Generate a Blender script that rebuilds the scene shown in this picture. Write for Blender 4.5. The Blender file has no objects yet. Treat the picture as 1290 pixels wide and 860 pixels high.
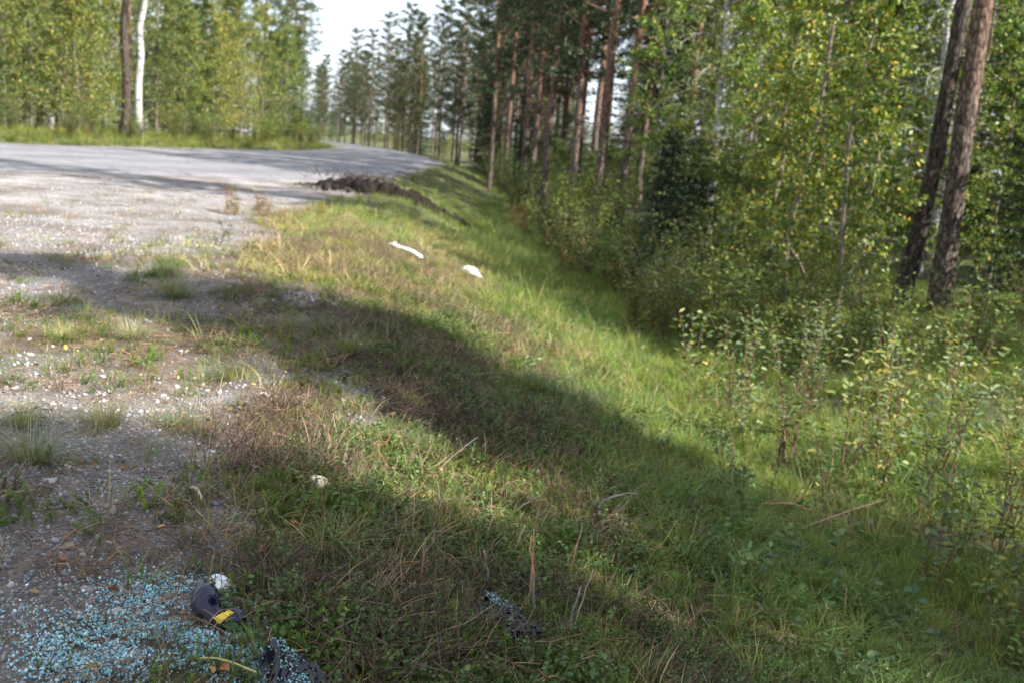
import bpy, math, random
import numpy as np
from mathutils import Vector, Matrix, Euler

R = math.radians
rng = np.random.default_rng(7)
random.seed(7)
scene = bpy.context.scene
COL = scene.collection

# ------------------------------------------------------------------ camera, sky, sun, exposure
cam_data = bpy.data.cameras.new('camera')
cam = bpy.data.objects.new('camera', cam_data); COL.objects.link(cam)
cam_data.sensor_width = 36.0; cam_data.lens = 36.0 * 1266 / 1290
cam_data.clip_start = 0.05; cam_data.clip_end = 3000
cam.rotation_mode = 'QUATERNION'
PITCH, ROLL = R(11.1), 0.08
fwd = Vector((0, math.cos(PITCH), -math.sin(PITCH)))
r0 = Vector((1, 0, 0)); u0 = Vector((0, math.sin(PITCH), math.cos(PITCH)))
rgt = r0 * math.cos(ROLL) + u0 * math.sin(ROLL); upv = u0 * math.cos(ROLL) - r0 * math.sin(ROLL)
m3 = Matrix((rgt, upv, -fwd)).transposed()
cam.rotation_quaternion = m3.to_quaternion(); cam.location = (0, 0, 1.32)
cam_data.dof.use_dof = True; cam_data.dof.focus_distance = 3.1; cam_data.dof.aperture_fstop = 3.6
scene.camera = cam

SUN_AZ, SUN_EL = R(24), R(41)       # the sun stands to the right, a little behind
tosun = Vector((math.cos(SUN_AZ) * math.cos(SUN_EL), -math.sin(SUN_AZ) * math.cos(SUN_EL), math.sin(SUN_EL)))
world = bpy.data.worlds.new('World'); scene.world = world; world.use_nodes = True
wn = world.node_tree.nodes; wl = world.node_tree.links; wn.clear()
sky = wn.new('ShaderNodeTexSky'); sky.sky_type = 'NISHITA'; sky.sun_disc = False
sky.sun_elevation = SUN_EL; sky.sun_rotation = R(90) + SUN_AZ
sky.air_density = 1.0; sky.dust_density = 1.5; sky.ozone_density = 1.0
bg = wn.new('ShaderNodeBackground'); bg.inputs['Strength'].default_value = 0.1
wo = wn.new('ShaderNodeOutputWorld')
# thin bright cloud veil over the whole sky
wtc = wn.new('ShaderNodeTexCoord'); wno = wn.new('ShaderNodeTexNoise'); wno.inputs['Scale'].default_value = 2.2; wno.inputs['Detail'].default_value = 5
wmr = wn.new('ShaderNodeMapRange'); wmr.inputs[1].default_value = .3; wmr.inputs[2].default_value = .6; wmr.inputs[3].default_value = .6; wmr.inputs[4].default_value = .95
wmx = wn.new('ShaderNodeMix'); wmx.data_type = 'RGBA'; wmx.inputs[7].default_value = (4.1, 4.5, 5.2, 1)
wl.new(wtc.outputs['Generated'], wno.inputs['Vector']); wl.new(wno.outputs[0], wmr.inputs[0]); wl.new(wmr.outputs[0], wmx.inputs[0])
wl.new(sky.outputs[0], wmx.inputs[6]); wl.new(wmx.outputs[2], bg.inputs[0]); wl.new(bg.outputs[0], wo.inputs[0])
sd = bpy.data.lights.new('sun', 'SUN'); sd.energy = 5.0; sd.angle = R(0.53); sd.color = (1.0, 0.95, 0.88)
sun = bpy.data.objects.new('sun', sd); COL.objects.link(sun); sun.location = (30, -10, 40)
sun.rotation_mode = 'QUATERNION'; sun.rotation_quaternion = tosun.to_track_quat('Z', 'Y')
scene.view_settings.view_transform = 'Standard'; scene.view_settings.look = 'None'
scene.view_settings.exposure = 1.65; scene.view_settings.gamma = 1.0
scene.view_settings.use_curve_mapping = False
scene.render.engine = 'CYCLES'
scene.cycles.max_bounces = 4; scene.cycles.diffuse_bounces = 2; scene.cycles.glossy_bounces = 1
scene.cycles.transmission_bounces = 3; scene.cycles.transparent_max_bounces = 6
scene.cycles.use_denoising = True

# ------------------------------------------------------------------ noise, relief
def vn(x, y, sc, seed=0):
    x = np.asarray(x, float) / sc + seed * 17.31; y = np.asarray(y, float) / sc + seed * 9.77
    xi = np.floor(x).astype(np.int64); yi = np.floor(y).astype(np.int64)
    fx = x - xi; fy = y - yi; fx = fx * fx * (3 - 2 * fx); fy = fy * fy * (3 - 2 * fy)
    def h(a, b):
        n = (a * 374761393 + b * 668265263 + seed * 1442695041) & 0x7fffffff
        n = ((n ^ (n >> 13)) * 1274126177) & 0x7fffffff
        return ((n ^ (n >> 16)) & 0xffff) / 65535.0
    return ((h(xi, yi) * (1 - fx) + h(xi + 1, yi) * fx) * (1 - fy) +
            (h(xi, yi + 1) * (1 - fx) + h(xi + 1, yi + 1) * fx) * fy)
def fbm(x, y, sc, seed=0, o=4):
    r = 0; a = .5
    for k in range(o): r = r + a * vn(x, y, sc / 2 ** k, seed + k); a *= .5
    return r / (1 - .5 ** o)
def sst(a, b, x):
    t = np.clip((x - a) / (b - a), 0, 1); return t * t * (3 - 2 * t)
def Xc(y): return np.interp(y, [-10, 0, 2.4, 31, 54, 70, 100, 140, 200, 400], [.7, -.5, -.75, -4, -4.2, -7, -17, -32, -56, -150])
def seg_d(x, y, a, b):
    ax, ay = a; bx, by = b; dx, dy = bx - ax, by - ay; L2 = dx * dx + dy * dy
    t = np.clip(((x - ax) * dx + (y - ay) * dy) / L2, 0, 1)
    return np.hypot(x - ax - t * dx, y - ay - t * dy), t
ROAD_R = [(-60, -22), (-40, -6), (-26, 8), (-17, 16), (-10.6, 20.6), (-7.2, 22.9), (-5.2, 25.5), (-4.7, 30), (-4.6, 40), (-4.8, 52), (-6.0, 64), (-10.6, 83), (-18.2, 101), (-33, 140), (-57, 200), (-151, 400)]
ROAD_L = [(-76, -8), (-52, 10), (-36, 20), (-24, 27), (-16.6, 32), (-15.2, 38.5), (-13.3, 47), (-12.2, 55), (-12.2, 62), (-13.3, 76), (-17.5, 92), (-25.5, 108), (-41, 147), (-66, 207), (-160, 407)]
def inside(poly, x, y):
    c = np.zeros(np.shape(x), bool); n = len(poly)
    for i in range(n):
        x1, y1 = poly[i]; x2, y2 = poly[(i + 1) % n]
        k = ((y1 > y) != (y2 > y)) & (x < (x2 - x1) * (y - y1) / (y2 - y1 + 1e-12) + x1)
        c ^= k
    return c
ROAD_POLY = ROAD_R + ROAD_L[::-1]
def edge_dist(line, x, y):
    d = np.full(np.shape(x), 1e9)
    for a, b in zip(line[:-1], line[1:]): d = np.minimum(d, seg_d(x, y, a, b)[0])
    return d
def road_dist(x, y):                      # distance outside the carriageway, 0 inside
    d = np.minimum(edge_dist(ROAD_R, x, y), edge_dist(ROAD_L, x, y))
    return np.where(inside(ROAD_POLY, x, y), 0, d)
def left_of_road(x, y):                   # beyond the far kerb-less edge
    xl = np.interp(y, [p[1] for p in ROAD_L], [p[0] for p in ROAD_L]); return xl - x
def heap(x, y):
    d, t = seg_d(x, y, (-4.25, 22.9), (-0.9, 21.2)); w = .32 - .1 * t
    a = np.exp(-(d / w) ** 2) * (.12 - .06 * t)
    d2, t2 = seg_d(x, y, (-4.9, 23.0), (-3.6, 22.9)); return a + .05 * np.exp(-(d2 / .45) ** 2)
def H(x, y):
    x = np.asarray(x, float); y = np.asarray(y, float)
    s = x - Xc(y) + (fbm(x, y, 2.5, 3) - .5) * .35
    z = np.interp(s, [-100, -1.5, -.3, .15, .5, 1.2, 3.0, 3.5, 4.6, 6.0, 7, 9, 30, 200], [0, 0, -.01, -.04, -.12, -.34, -1.0, -1.1, -1.15, -.86, -.75, -.62, -.5, 0])
    off = sst(-1.0, 1.0, s)
    z = z + off * ((fbm(x, y, 1.3, 11) - .5) * .16 + (vn(x, y, .35, 5) - .5) * .06)
    rd = road_dist(x, y); flat = sst(0, 1.2, rd)
    z = z + flat * ((vn(x, y, .5, 21) - .5) * .035 + (vn(x, y, .16, 22) - .5) * .02 + (vn(x, y, .07, 23) - .5) * .008)
    l = left_of_road(x, y)
    z = z + sst(.3, 3, l) * (.25 + (fbm(x, y, 4, 31) - .5) * .3) * (y > -30)
    # torn-up wheel track over the edge of the road
    d, t = seg_d(x, y, (-.9, 21.2), (.4, 15.2)); z = z + heap(x, y) * (1 + .5 * (vn(x, y, .25, 40) - .5)) - .07 * np.exp(-(d / .3) ** 2)
    d, t = seg_d(x, y, (-1.75, 7.6), (-1.0, 4.9)); z = z - .05 * np.exp(-(d / .16) ** 2) + .03 * np.exp(-((d - .28) / .12) ** 2)
    d, t = seg_d(x, y, (-8, 17.5), (-4.5, 21.8)); z = z - .03 * np.exp(-(d / .35) ** 2)
    return z
def voff(y): return np.interp(y, [2, 4, 6, 8, 14, 19, 22, 24], [.1, .2, .45, .8, 1.5, 1.3, .4, .2])
def ground_masks(x, y):
    s = x - Xc(y); n = fbm(x, y, .55, 51); n2 = fbm(x, y, 1.4, 52)
    g = sst(.32, -.2, s + (n - .5) * 1.7 + voff(y))
    # weedy strip on the shoulder
    weed = np.exp(-((y - 6.1 - .3 * (x + 2)) / 1.1) ** 2) * sst(-3.9, -2.6, x) * .95 + np.exp(-(((y - 9.6) / 1.5) ** 2)) * sst(-4.6, -3, x) * .6
    g = np.clip(g - weed * sst(.3, .5, n + .12), 0, 1)
    g = np.maximum(g, .95 * np.exp(-(seg_d(x, y, (-1.75, 8.0), (-.75, 4.7))[0] / .42) ** 2) * sst(.3, .5, fbm(x, y, .35, 54)))
    soil = np.clip(heap(x, y) / .05, 0, 1)
    soil = np.maximum(soil, .8 * np.exp(-(seg_d(x, y, (-.9, 21.2), (.4, 15.2))[0] / .3) ** 2) * sst(.35, .6, n2))
    soil = np.maximum(soil, .95 * np.exp(-(seg_d(x, y, (-1.3, 7.6), (-.6, 5.2))[0] / .35) ** 2) * sst(.4, .55, n)); soil = np.maximum(soil, .8 * np.exp(-(seg_d(x, y, (-2.6, 8.4), (-1.9, 7.6))[0] / .3) ** 2) * sst(.4, .55, n))
    soil = np.maximum(soil, .7 * np.exp(-(np.hypot((x - 2.35), (y - 6.7)) / .25) ** 2))
    soil = np.maximum(soil, .75 * np.exp(-(seg_d(x, y, (-10, 19.3), (-4.4, 22.2))[0] / .35) ** 2) * sst(.4, .6, n))
    return g, soil, n2

# ------------------------------------------------------------------ mesh helpers
class MB:
    def __init__(s): s.V = []; s.F = []; s.C = []; s.n = 0
    def add(s, V, F, col):
        V = np.asarray(V, float).reshape(-1, 3); F = np.asarray(F, int)
        col = np.asarray(col, float)
        if col.ndim == 1: col = np.tile(col, (len(V), 1))
        s.V.append(V); s.F.append(F + s.n); s.C.append(col); s.n += len(V)
    def mesh(s, name, mat, smooth=False):
        me = bpy.data.meshes.new(name)
        V = np.concatenate(s.V); C = np.concatenate(s.C)
        me.vertices.add(len(V)); me.vertices.foreach_set('co', V.astype(np.float32).ravel())
        lv = np.concatenate([f.ravel() for f in s.F]); lt = np.concatenate([np.full(len(f), f.shape[1]) for f in s.F])
        me.loops.add(len(lv)); me.loops.foreach_set('vertex_index', lv.astype(np.int32))
        me.polygons.add(len(lt)); ls = np.concatenate([[0], np.cumsum(lt)[:-1]])
        me.polygons.foreach_set('loop_start', ls.astype(np.int32)); me.polygons.foreach_set('loop_total', lt.astype(np.int32))
        if smooth: me.polygons.foreach_set('use_smooth', np.ones(len(lt), bool))
        me.update(calc_edges=True)
        a = me.color_attributes.new('col', 'FLOAT_COLOR', 'POINT')
        a.data.foreach_set('color', np.c_[C, np.ones(len(C))].astype(np.float32).ravel())
        me.materials.append(mat)
        return me
    def tube(s, path, rad, sides=7, col=(1, 1, 1), cap=True):
        P = np.asarray(path, float); n = len(P); rad = np.broadcast_to(rad, n)
        T = np.gradient(P, axis=0); T /= np.linalg.norm(T, axis=1)[:, None] + 1e-9
        ref = np.array([0, 0, 1.]) if abs(T[0][2]) < .9 else np.array([1., 0, 0])
        A = np.cross(T, ref); A /= np.linalg.norm(A, axis=1)[:, None] + 1e-9; B = np.cross(T, A)
        th = np.linspace(0, 2 * np.pi, sides, endpoint=False)
        V = P[:, None] + rad[:, None, None] * (np.cos(th)[None, :, None] * A[:, None] + np.sin(th)[None, :, None] * B[:, None])
        i = np.arange(n - 1)[:, None] * sides; j = np.arange(sides)[None]; k = (j + 1) % sides
        F = np.stack([i + j, i + k, i + sides + k, i + sides + j], -1).reshape(-1, 4)
        s.add(V, F, col)
        if cap and sides > 2:
            s.F.append(np.array([[s.n - sides + q for q in range(sides)]]))
    def leaves(s, P, D, N, L, W, col, oval=False):
        n = len(P); D = unit(D); S = unit(np.cross(D, N)); N = np.cross(S, D)
        L = np.broadcast_to(L, n)[:, None]; W = np.broadcast_to(W, n)[:, None]
        if oval:
            V = np.stack([P, P + D * L * .32 + S * W * .5 + N * W * .18, P + D * L * .72 + S * W * .36 + N * W * .1 - N * L * .05, P + D * L - N * L * .14,
                          P + D * L * .72 - S * W * .36 + N * W * .1 - N * L * .05, P + D * L * .32 - S * W * .5 + N * W * .18], 1)
            b = np.arange(n)[:, None] * 6; F = np.concatenate([b + np.array([0, 1, 2, 3]), b + np.array([0, 3, 4, 5])])
            k = 6
        else:
            V = np.stack([P, P + D * L * .45 + S * W * .5 + N * W * .15, P + D * L, P + D * L * .45 - S * W * .5 + N * W * .15], 1)
            F = np.arange(n * 4).reshape(n, 4); k = 4
        s.add(V.reshape(-1, 3), F, np.repeat(np.broadcast_to(col, (n, 3)), k, 0))
    def blades(s, P, az, h, lean, w, col, nseg=3, tipcol=None):
        n = len(P); t = np.linspace(0, 1, nseg + 1)
        dh = np.stack([np.cos(az), np.sin(az), 0 * az], -1); sd_ = np.stack([-np.sin(az), np.cos(az), 0 * az], -1)
        up = np.array([0, 0, 1.])
        c = P[:, None] + up * (h[:, None] * (t - .42 * np.clip(lean, 0, 1.6)[:, None] * t ** 2))[..., None] + dh[:, None] * (h[:, None] * lean[:, None] * t ** 1.7)[..., None]
        ww = (w[:, None] * (1 - t ** 1.6) * .5 + w[:, None] * .04)[..., None]
        V = np.stack([c - sd_[:, None] * ww, c + sd_[:, None] * ww], 2).reshape(n, -1, 3)
        k = 2 * (nseg + 1); q = np.arange(nseg) * 2
        F = (np.arange(n)[:, None, None] * k + np.stack([q, q + 1, q + 3, q + 2], -1)[None]).reshape(-1, 4)
        col = np.broadcast_to(col, (n, 3)); tc = col if tipcol is None else np.broadcast_to(tipcol, (n, 3))
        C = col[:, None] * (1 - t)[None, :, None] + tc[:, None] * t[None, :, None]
        s.add(V.reshape(-1, 3), F, np.repeat(C, 2, 1).reshape(-1, 3))
def unit(a): return a / (np.linalg.norm(a, axis=-1, keepdims=True) + 1e-9)
def rdir(n, g=rng): return unit(g.normal(size=(n, 3)))

def obj(name, me, parent=None, loc=None, label=None, cat=None, group=None, kind=None, rz=0, sc=1):
    o = bpy.data.objects.new(name, me); COL.objects.link(o)
    if parent is not None: o.parent = parent
    if loc is not None: o.location = loc
    o.rotation_euler = (0, 0, rz) if np.isscalar(rz) else rz
    o.scale = (sc, sc, sc) if np.isscalar(sc) else sc
    if label: o['label'] = label
    if cat: o['category'] = cat
    if group: o['group'] = group
    if kind: o['kind'] = kind
    return o
def thing(name, parts, loc, label, cat, group=None, rz=0, sc=1):
    e = obj(name, None, None, loc, label, cat, group, None, rz, sc); e.empty_display_size = .2
    for pn, me in parts: obj(pn, me, e)
    return e

# ------------------------------------------------------------------ materials
def newmat(name):
    m = bpy.data.materials.new(name); m.use_nodes = True; nt = m.node_tree; nt.nodes.clear()
    out = nt.nodes.new('ShaderNodeOutputMaterial'); return m, nt, out
def N(nt, t, **kw):
    n = nt.nodes.new(t)
    for k, v in kw.items():
        if k in n.inputs: n.inputs[k].default_value = v
        else: setattr(n, k, v)
    return n
def mixc(nt, fac, a, b, blend='MIX'):
    n = nt.nodes.new('ShaderNodeMix'); n.data_type = 'RGBA'; n.blend_type = blend
    for sck, v in ((n.inputs[0], fac), (n.inputs[6], a), (n.inputs[7], b)):
        if hasattr(v, 'links') or isinstance(v, bpy.types.NodeSocket): nt.links.new(v, sck)
        else: sck.default_value = v if not isinstance(v, tuple) or len(v) == 4 else (*v, 1)
    return n.outputs[2]
def ramp(nt, fac, stops):
    n = nt.nodes.new('ShaderNodeValToRGB'); nt.links.new(fac, n.inputs[0]); e = n.color_ramp.elements
    while len(e) < len(stops): e.new(.5)
    for k, (p, c) in zip(e, stops): k.position = p; k.color = (*c, 1) if len(c) == 3 else c
    return n.outputs[0]
def leaf_mat(name, trans=.35, rough=.5, spec=.35, instanced=False, objvar=True, tcol=(1.12, 1.18, .55)):
    m, nt, out = newmat(name)
    a = N(nt, 'ShaderNodeAttribute', attribute_name='col'); c = a.outputs['Color']
    if instanced:
        t = N(nt, 'ShaderNodeAttribute', attribute_name='tint', attribute_type='INSTANCER')
        c = mixc(nt, 1.0, c, t.outputs['Color'], 'MULTIPLY')
    elif objvar:
        oi = N(nt, 'ShaderNodeObjectInfo')
        v = ramp(nt, oi.outputs['Random'], [(0, (.5, .58, .6)), (.35, (.9, .95, .95)), (.7, (1.12, 1.0, .85)), (1, (.78, .98, .75))])
        c = mixc(nt, 1.0, c, v, 'MULTIPLY')
    b = N(nt, 'ShaderNodeBsdfPrincipled', Roughness=rough); b.inputs['Specular IOR Level'].default_value = spec
    nt.links.new(c, b.inputs['Base Color'])
    tr = N(nt, 'ShaderNodeBsdfTranslucent'); nt.links.new(mixc(nt, 1.0, c, tcol, 'MULTIPLY'), tr.inputs[0])
    mx = N(nt, 'ShaderNodeMixShader'); mx.inputs[0].default_value = trans
    nt.links.new(b.outputs[0], mx.inputs[1]); nt.links.new(tr.outputs[0], mx.inputs[2]); nt.links.new(mx.outputs[0], out.inputs[0])
    return m
def solid_mat(name, colour=None, rough=.8, spec=.3, instanced=False, vary=.25, metallic=0, bump=0, scale=40, coat=0):
    m, nt, out = newmat(name)
    b = N(nt, 'ShaderNodeBsdfPrincipled', Roughness=rough, Metallic=metallic); b.inputs['Specular IOR Level'].default_value = spec
    b.inputs['Coat Weight'].default_value = coat
    if colour is None: c = N(nt, 'ShaderNodeAttribute', attribute_name='col').outputs['Color']
    else: rgb = N(nt, 'ShaderNodeRGB'); rgb.outputs[0].default_value = (*colour, 1); c = rgb.outputs[0]
    if instanced:
        t = N(nt, 'ShaderNodeAttribute', attribute_name='tint', attribute_type='INSTANCER')
        c = mixc(nt, 1.0, c, t.outputs['Color'], 'MULTIPLY')
    tc = N(nt, 'ShaderNodeTexCoord'); no = N(nt, 'ShaderNodeTexNoise', Scale=scale, Detail=5)
    nt.links.new(tc.outputs['Object'], no.inputs['Vector'])
    v = ramp(nt, no.outputs[0], [(.3, (1 - vary,) * 3), (.7, (1 + vary,) * 3)])
    nt.links.new(mixc(nt, 1.0, c, v, 'MULTIPLY'), b.inputs['Base Color'])
    if bump:
        bu = N(nt, 'ShaderNodeBump', Strength=bump, Distance=.01); nt.links.new(no.outputs[0], bu.inputs['Height']); nt.links.new(bu.outputs[0], b.inputs['Normal'])
    nt.links.new(b.outputs[0], out.inputs[0]); return m

def bark_mat(name, kind):
    m, nt, out = newmat(name); tc = N(nt, 'ShaderNodeTexCoord'); b = N(nt, 'ShaderNodeBsdfPrincipled', Roughness=.85)
    b.inputs['Specular IOR Level'].default_value = .2
    mp = N(nt, 'ShaderNodeMapping'); nt.links.new(tc.outputs['Object'], mp.inputs[0])
    no = N(nt, 'ShaderNodeTexNoise', Detail=7, Roughness=.65); nt.links.new(mp.outputs[0], no.inputs['Vector'])
    sep = N(nt, 'ShaderNodeSeparateXYZ'); nt.links.new(tc.outputs['Object'], sep.inputs[0])
    if kind == 'pine':
        mp.inputs['Scale'].default_value = (14, 14, 5.5); no.inputs['Scale'].default_value = 1.6
        lo = ramp(nt, no.outputs[0], [(.32, (.028, .021, .017)), (.5, (.1, .077, .064)), (.68, (.22, .18, .155))])
        hi = ramp(nt, no.outputs[0], [(.3, (.1, .052, .032)), (.55, (.29, .155, .095)), (.72, (.4, .26, .18))])
        mr = N(nt, 'ShaderNodeMapRange'); mr.inputs[1].default_value = 2.0; mr.inputs[2].default_value = 8.5
        nt.links.new(sep.outputs[2], mr.inputs[0]); c = mixc(nt, mr.outputs[0], lo, hi); bs = .9
    elif kind == 'birch':
        mp.inputs['Scale'].default_value = (3, 3, 16); no.inputs['Scale'].default_value = 1.3
        wh = ramp(nt, no.outputs[0], [(.38, (.04, .036, .032)), (.46, (.32, .31, .29)), (.62, (.52, .51, .49))])
        n2 = N(nt, 'ShaderNodeTexNoise', Scale=5, Detail=6); nt.links.new(tc.outputs['Object'], n2.inputs['Vector'])
        dk = ramp(nt, n2.outputs[0], [(.35, (.03, .027, .024)), (.6, (.22, .2, .18))])
        mr = N(nt, 'ShaderNodeMapRange'); mr.inputs[1].default_value = .1; mr.inputs[2].default_value = 1.1; mr.inputs[3].default_value = .85; mr.inputs[4].default_value = 0
        nt.links.new(sep.outputs[2], mr.inputs[0]); c = mixc(nt, mr.outputs[0], wh, dk); bs = .35
    elif kind == 'dark':
        mp.inputs['Scale'].default_value = (10, 10, 2.5); no.inputs['Scale'].default_value = 1.8
        c = ramp(nt, no.outputs[0], [(.3, (.02, .016, .014)), (.55, (.085, .066, .055)), (.75, (.19, .16, .14))]); bs = 1
    else:
        mp.inputs['Scale'].default_value = (12, 12, 5); no.inputs['Scale'].default_value = 2
        c = ramp(nt, no.outputs[0], [(.3, (.06, .045, .035)), (.55, (.2, .16, .12)), (.75, (.36, .32, .27))]); bs = .6
    if kind in ('pine', 'dark'):
        m2 = N(nt, 'ShaderNodeMapping'); m2.inputs['Scale'].default_value = (16, 16, 6.5); nt.links.new(tc.outputs['Object'], m2.inputs[0])
        dn = mixc(nt, .18, m2.outputs[0], no.outputs['Color'], 'ADD'); vo = N(nt, 'ShaderNodeTexVoronoi', Scale=1.0, feature='DISTANCE_TO_EDGE'); nt.links.new(dn, vo.inputs['Vector'])
        c = mixc(nt, 1.0, c, ramp(nt, vo.outputs[0], [(.0, (.3, .27, .25)), (.1, (.8, .8, .8)), (.25, (1.25, 1.22, 1.2))]), 'MULTIPLY')
        b2 = N(nt, 'ShaderNodeBump', Strength=.8, Distance=.02); nt.links.new(vo.outputs[0], b2.inputs['Height'])
    nt.links.new(c, b.inputs['Base Color'])
    bu = N(nt, 'ShaderNodeBump', Strength=bs, Distance=.03); nt.links.new(no.outputs[0], bu.inputs['Height']); nt.links.new(bu.outputs[0], b.inputs['Normal'])
    if kind in ('pine', 'dark'): nt.links.new(b2.outputs[0], bu.inputs['Normal'])
    nt.links.new(b.outputs[0], out.inputs[0]); return m

def ground_mat():
    m, nt, out = newmat('ground_soil'); L = nt.links
    tc = N(nt, 'ShaderNodeTexCoord'); P = tc.outputs['Object']
    msk = N(nt, 'ShaderNodeAttribute', attribute_name='col'); sep = N(nt, 'ShaderNodeSeparateColor'); L.new(msk.outputs['Color'], sep.inputs[0])
    def noise(sc, d=6, r=.6):
        n = N(nt, 'ShaderNodeTexNoise', Scale=sc, Detail=d, Roughness=r); L.new(P, n.inputs['Vector']); return n.outputs[0]
    v = N(nt, 'ShaderNodeTexVoronoi', Scale=70.0); L.new(P, v.inputs['Vector'])
    v2 = N(nt, 'ShaderNodeTexVoronoi', Scale=160.0); L.new(P, v2.inputs['Vector'])
    bw = N(nt, 'ShaderNodeSeparateColor'); L.new(v.outputs['Color'], bw.inputs[0])
    peb = ramp(nt, bw.outputs[0], [(0, (.11, .1, .1)), (.4, (.2, .185, .18)), (.75, (.3, .285, .28)), (1, (.44, .42, .41))])
    dirt = ramp(nt, noise(9), [(.3, (.06, .052, .046)), (.7, (.17, .155, .145))])
    gap = ramp(nt, v.outputs['Distance'], [(.25, (0, 0, 0)), (.55, (1, 1, 1))])
    grav = mixc(nt, gap, peb, dirt)
    pale = ramp(nt, noise(.6, 4), [(.35, (.16, .15, .148)), (.65, (.34, .325, .32))])
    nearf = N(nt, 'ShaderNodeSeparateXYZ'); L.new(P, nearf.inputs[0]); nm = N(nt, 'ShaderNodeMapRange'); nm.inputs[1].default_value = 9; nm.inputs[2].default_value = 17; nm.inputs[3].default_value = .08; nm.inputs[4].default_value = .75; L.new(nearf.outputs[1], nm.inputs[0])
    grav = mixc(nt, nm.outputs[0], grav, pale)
    brown = ramp(nt, noise(26), [(.3, (.05, .036, .026)), (.7, (.15, .115, .085))])
    grav = mixc(nt, ramp(nt, noise(1.3, 5), [(.42, (0, 0, 0)), (.6, (.7, .7, .7))]), grav, brown)
    lit = ramp(nt, noise(35), [(.3, (.03, .022, .015)), (.55, (.085, .062, .04)), (.75, (.16, .12, .075))])
    moss = ramp(nt, noise(14), [(.3, (.02, .028, .01)), (.7, (.06, .075, .025))])
    lit = mixc(nt, ramp(nt, noise(1.7, 4), [(.42, (0, 0, 0)), (.62, (1, 1, 1))]), lit, moss)
    soil = ramp(nt, noise(22), [(.3, (.009, .007, .006)), (.7, (.045, .036, .03))])
    c = mixc(nt, sep.outputs[0], lit, grav); c = mixc(nt, sep.outputs[1], c, soil)
    far = ramp(nt, noise(2.2, 8, .7), [(.3, (.035, .05, .015)), (.5, (.07, .085, .03)), (.7, (.14, .13, .06))])
    c = mixc(nt, sep.outputs[2], c, far)
    b = N(nt, 'ShaderNodeBsdfPrincipled', Roughness=.9); b.inputs['Specular IOR Level'].default_value = .2; L.new(c, b.inputs['Base Color'])
    hv = mixc(nt, .5, v.outputs['Distance'], v2.outputs['Distance'])
    hh = mixc(nt, sep.outputs[0], noise(60), hv)
    bu = N(nt, 'ShaderNodeBump', Strength=.7, Distance=.012); bu.invert = False; L.new(hh, bu.inputs['Height']); L.new(bu.outputs[0], b.inputs['Normal'])
    L.new(b.outputs[0], out.inputs[0]); return m
def asphalt_mat():
    m, nt, out = newmat('worn_asphalt'); L = nt.links; tc = N(nt, 'ShaderNodeTexCoord'); P = tc.outputs['Object']
    n1 = N(nt, 'ShaderNodeTexNoise', Scale=.8, Detail=5); L.new(P, n1.inputs['Vector'])
    n2 = N(nt, 'ShaderNodeTexNoise', Scale=120., Detail=3); L.new(P, n2.inputs['Vector'])
    n3 = N(nt, 'ShaderNodeTexNoise', Scale=5., Detail=8, Roughness=.75); L.new(P, n3.inputs['Vector'])
    a = ramp(nt, n1.outputs[0], [(.3, (.115, .113, .122)), (.7, (.19, .186, .197))])
    d = ramp(nt, n3.outputs[0], [(.3, (.7, .68, .66)), (.7, (1.2, 1.2, 1.2))])
    c = mixc(nt, 1.0, a, d, 'MULTIPLY'); c = mixc(nt, .6, c, ramp(nt, n2.outputs[0], [(.3, (.6, .6, .6)), (.7, (1.4, 1.4, 1.4))]), 'MULTIPLY')
    c = mixc(nt, 1.0, c, N(nt, 'ShaderNodeAttribute', attribute_name='col').outputs['Color'], 'MULTIPLY')
    vc = N(nt, 'ShaderNodeTexVoronoi', Scale=.55, feature='DISTANCE_TO_EDGE'); L.new(mixc(nt, .35, P, n3.outputs['Color'], 'ADD'), vc.inputs['Vector']); c = mixc(nt, 1.0, c, ramp(nt, vc.outputs[0], [(.004, (.4, .4, .4)), (.014, (1, 1, 1))]), 'MULTIPLY')
    b = N(nt, 'ShaderNodeBsdfPrincipled', Roughness=.75); L.new(c, b.inputs['Base Color'])
    bu = N(nt, 'ShaderNodeBump', Strength=.4, Distance=.008); L.new(n2.outputs[0], bu.inputs['Height']); L.new(bu.outputs[0], b.inputs['Normal'])
    L.new(b.outputs[0], out.inputs[0]); return m

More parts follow.
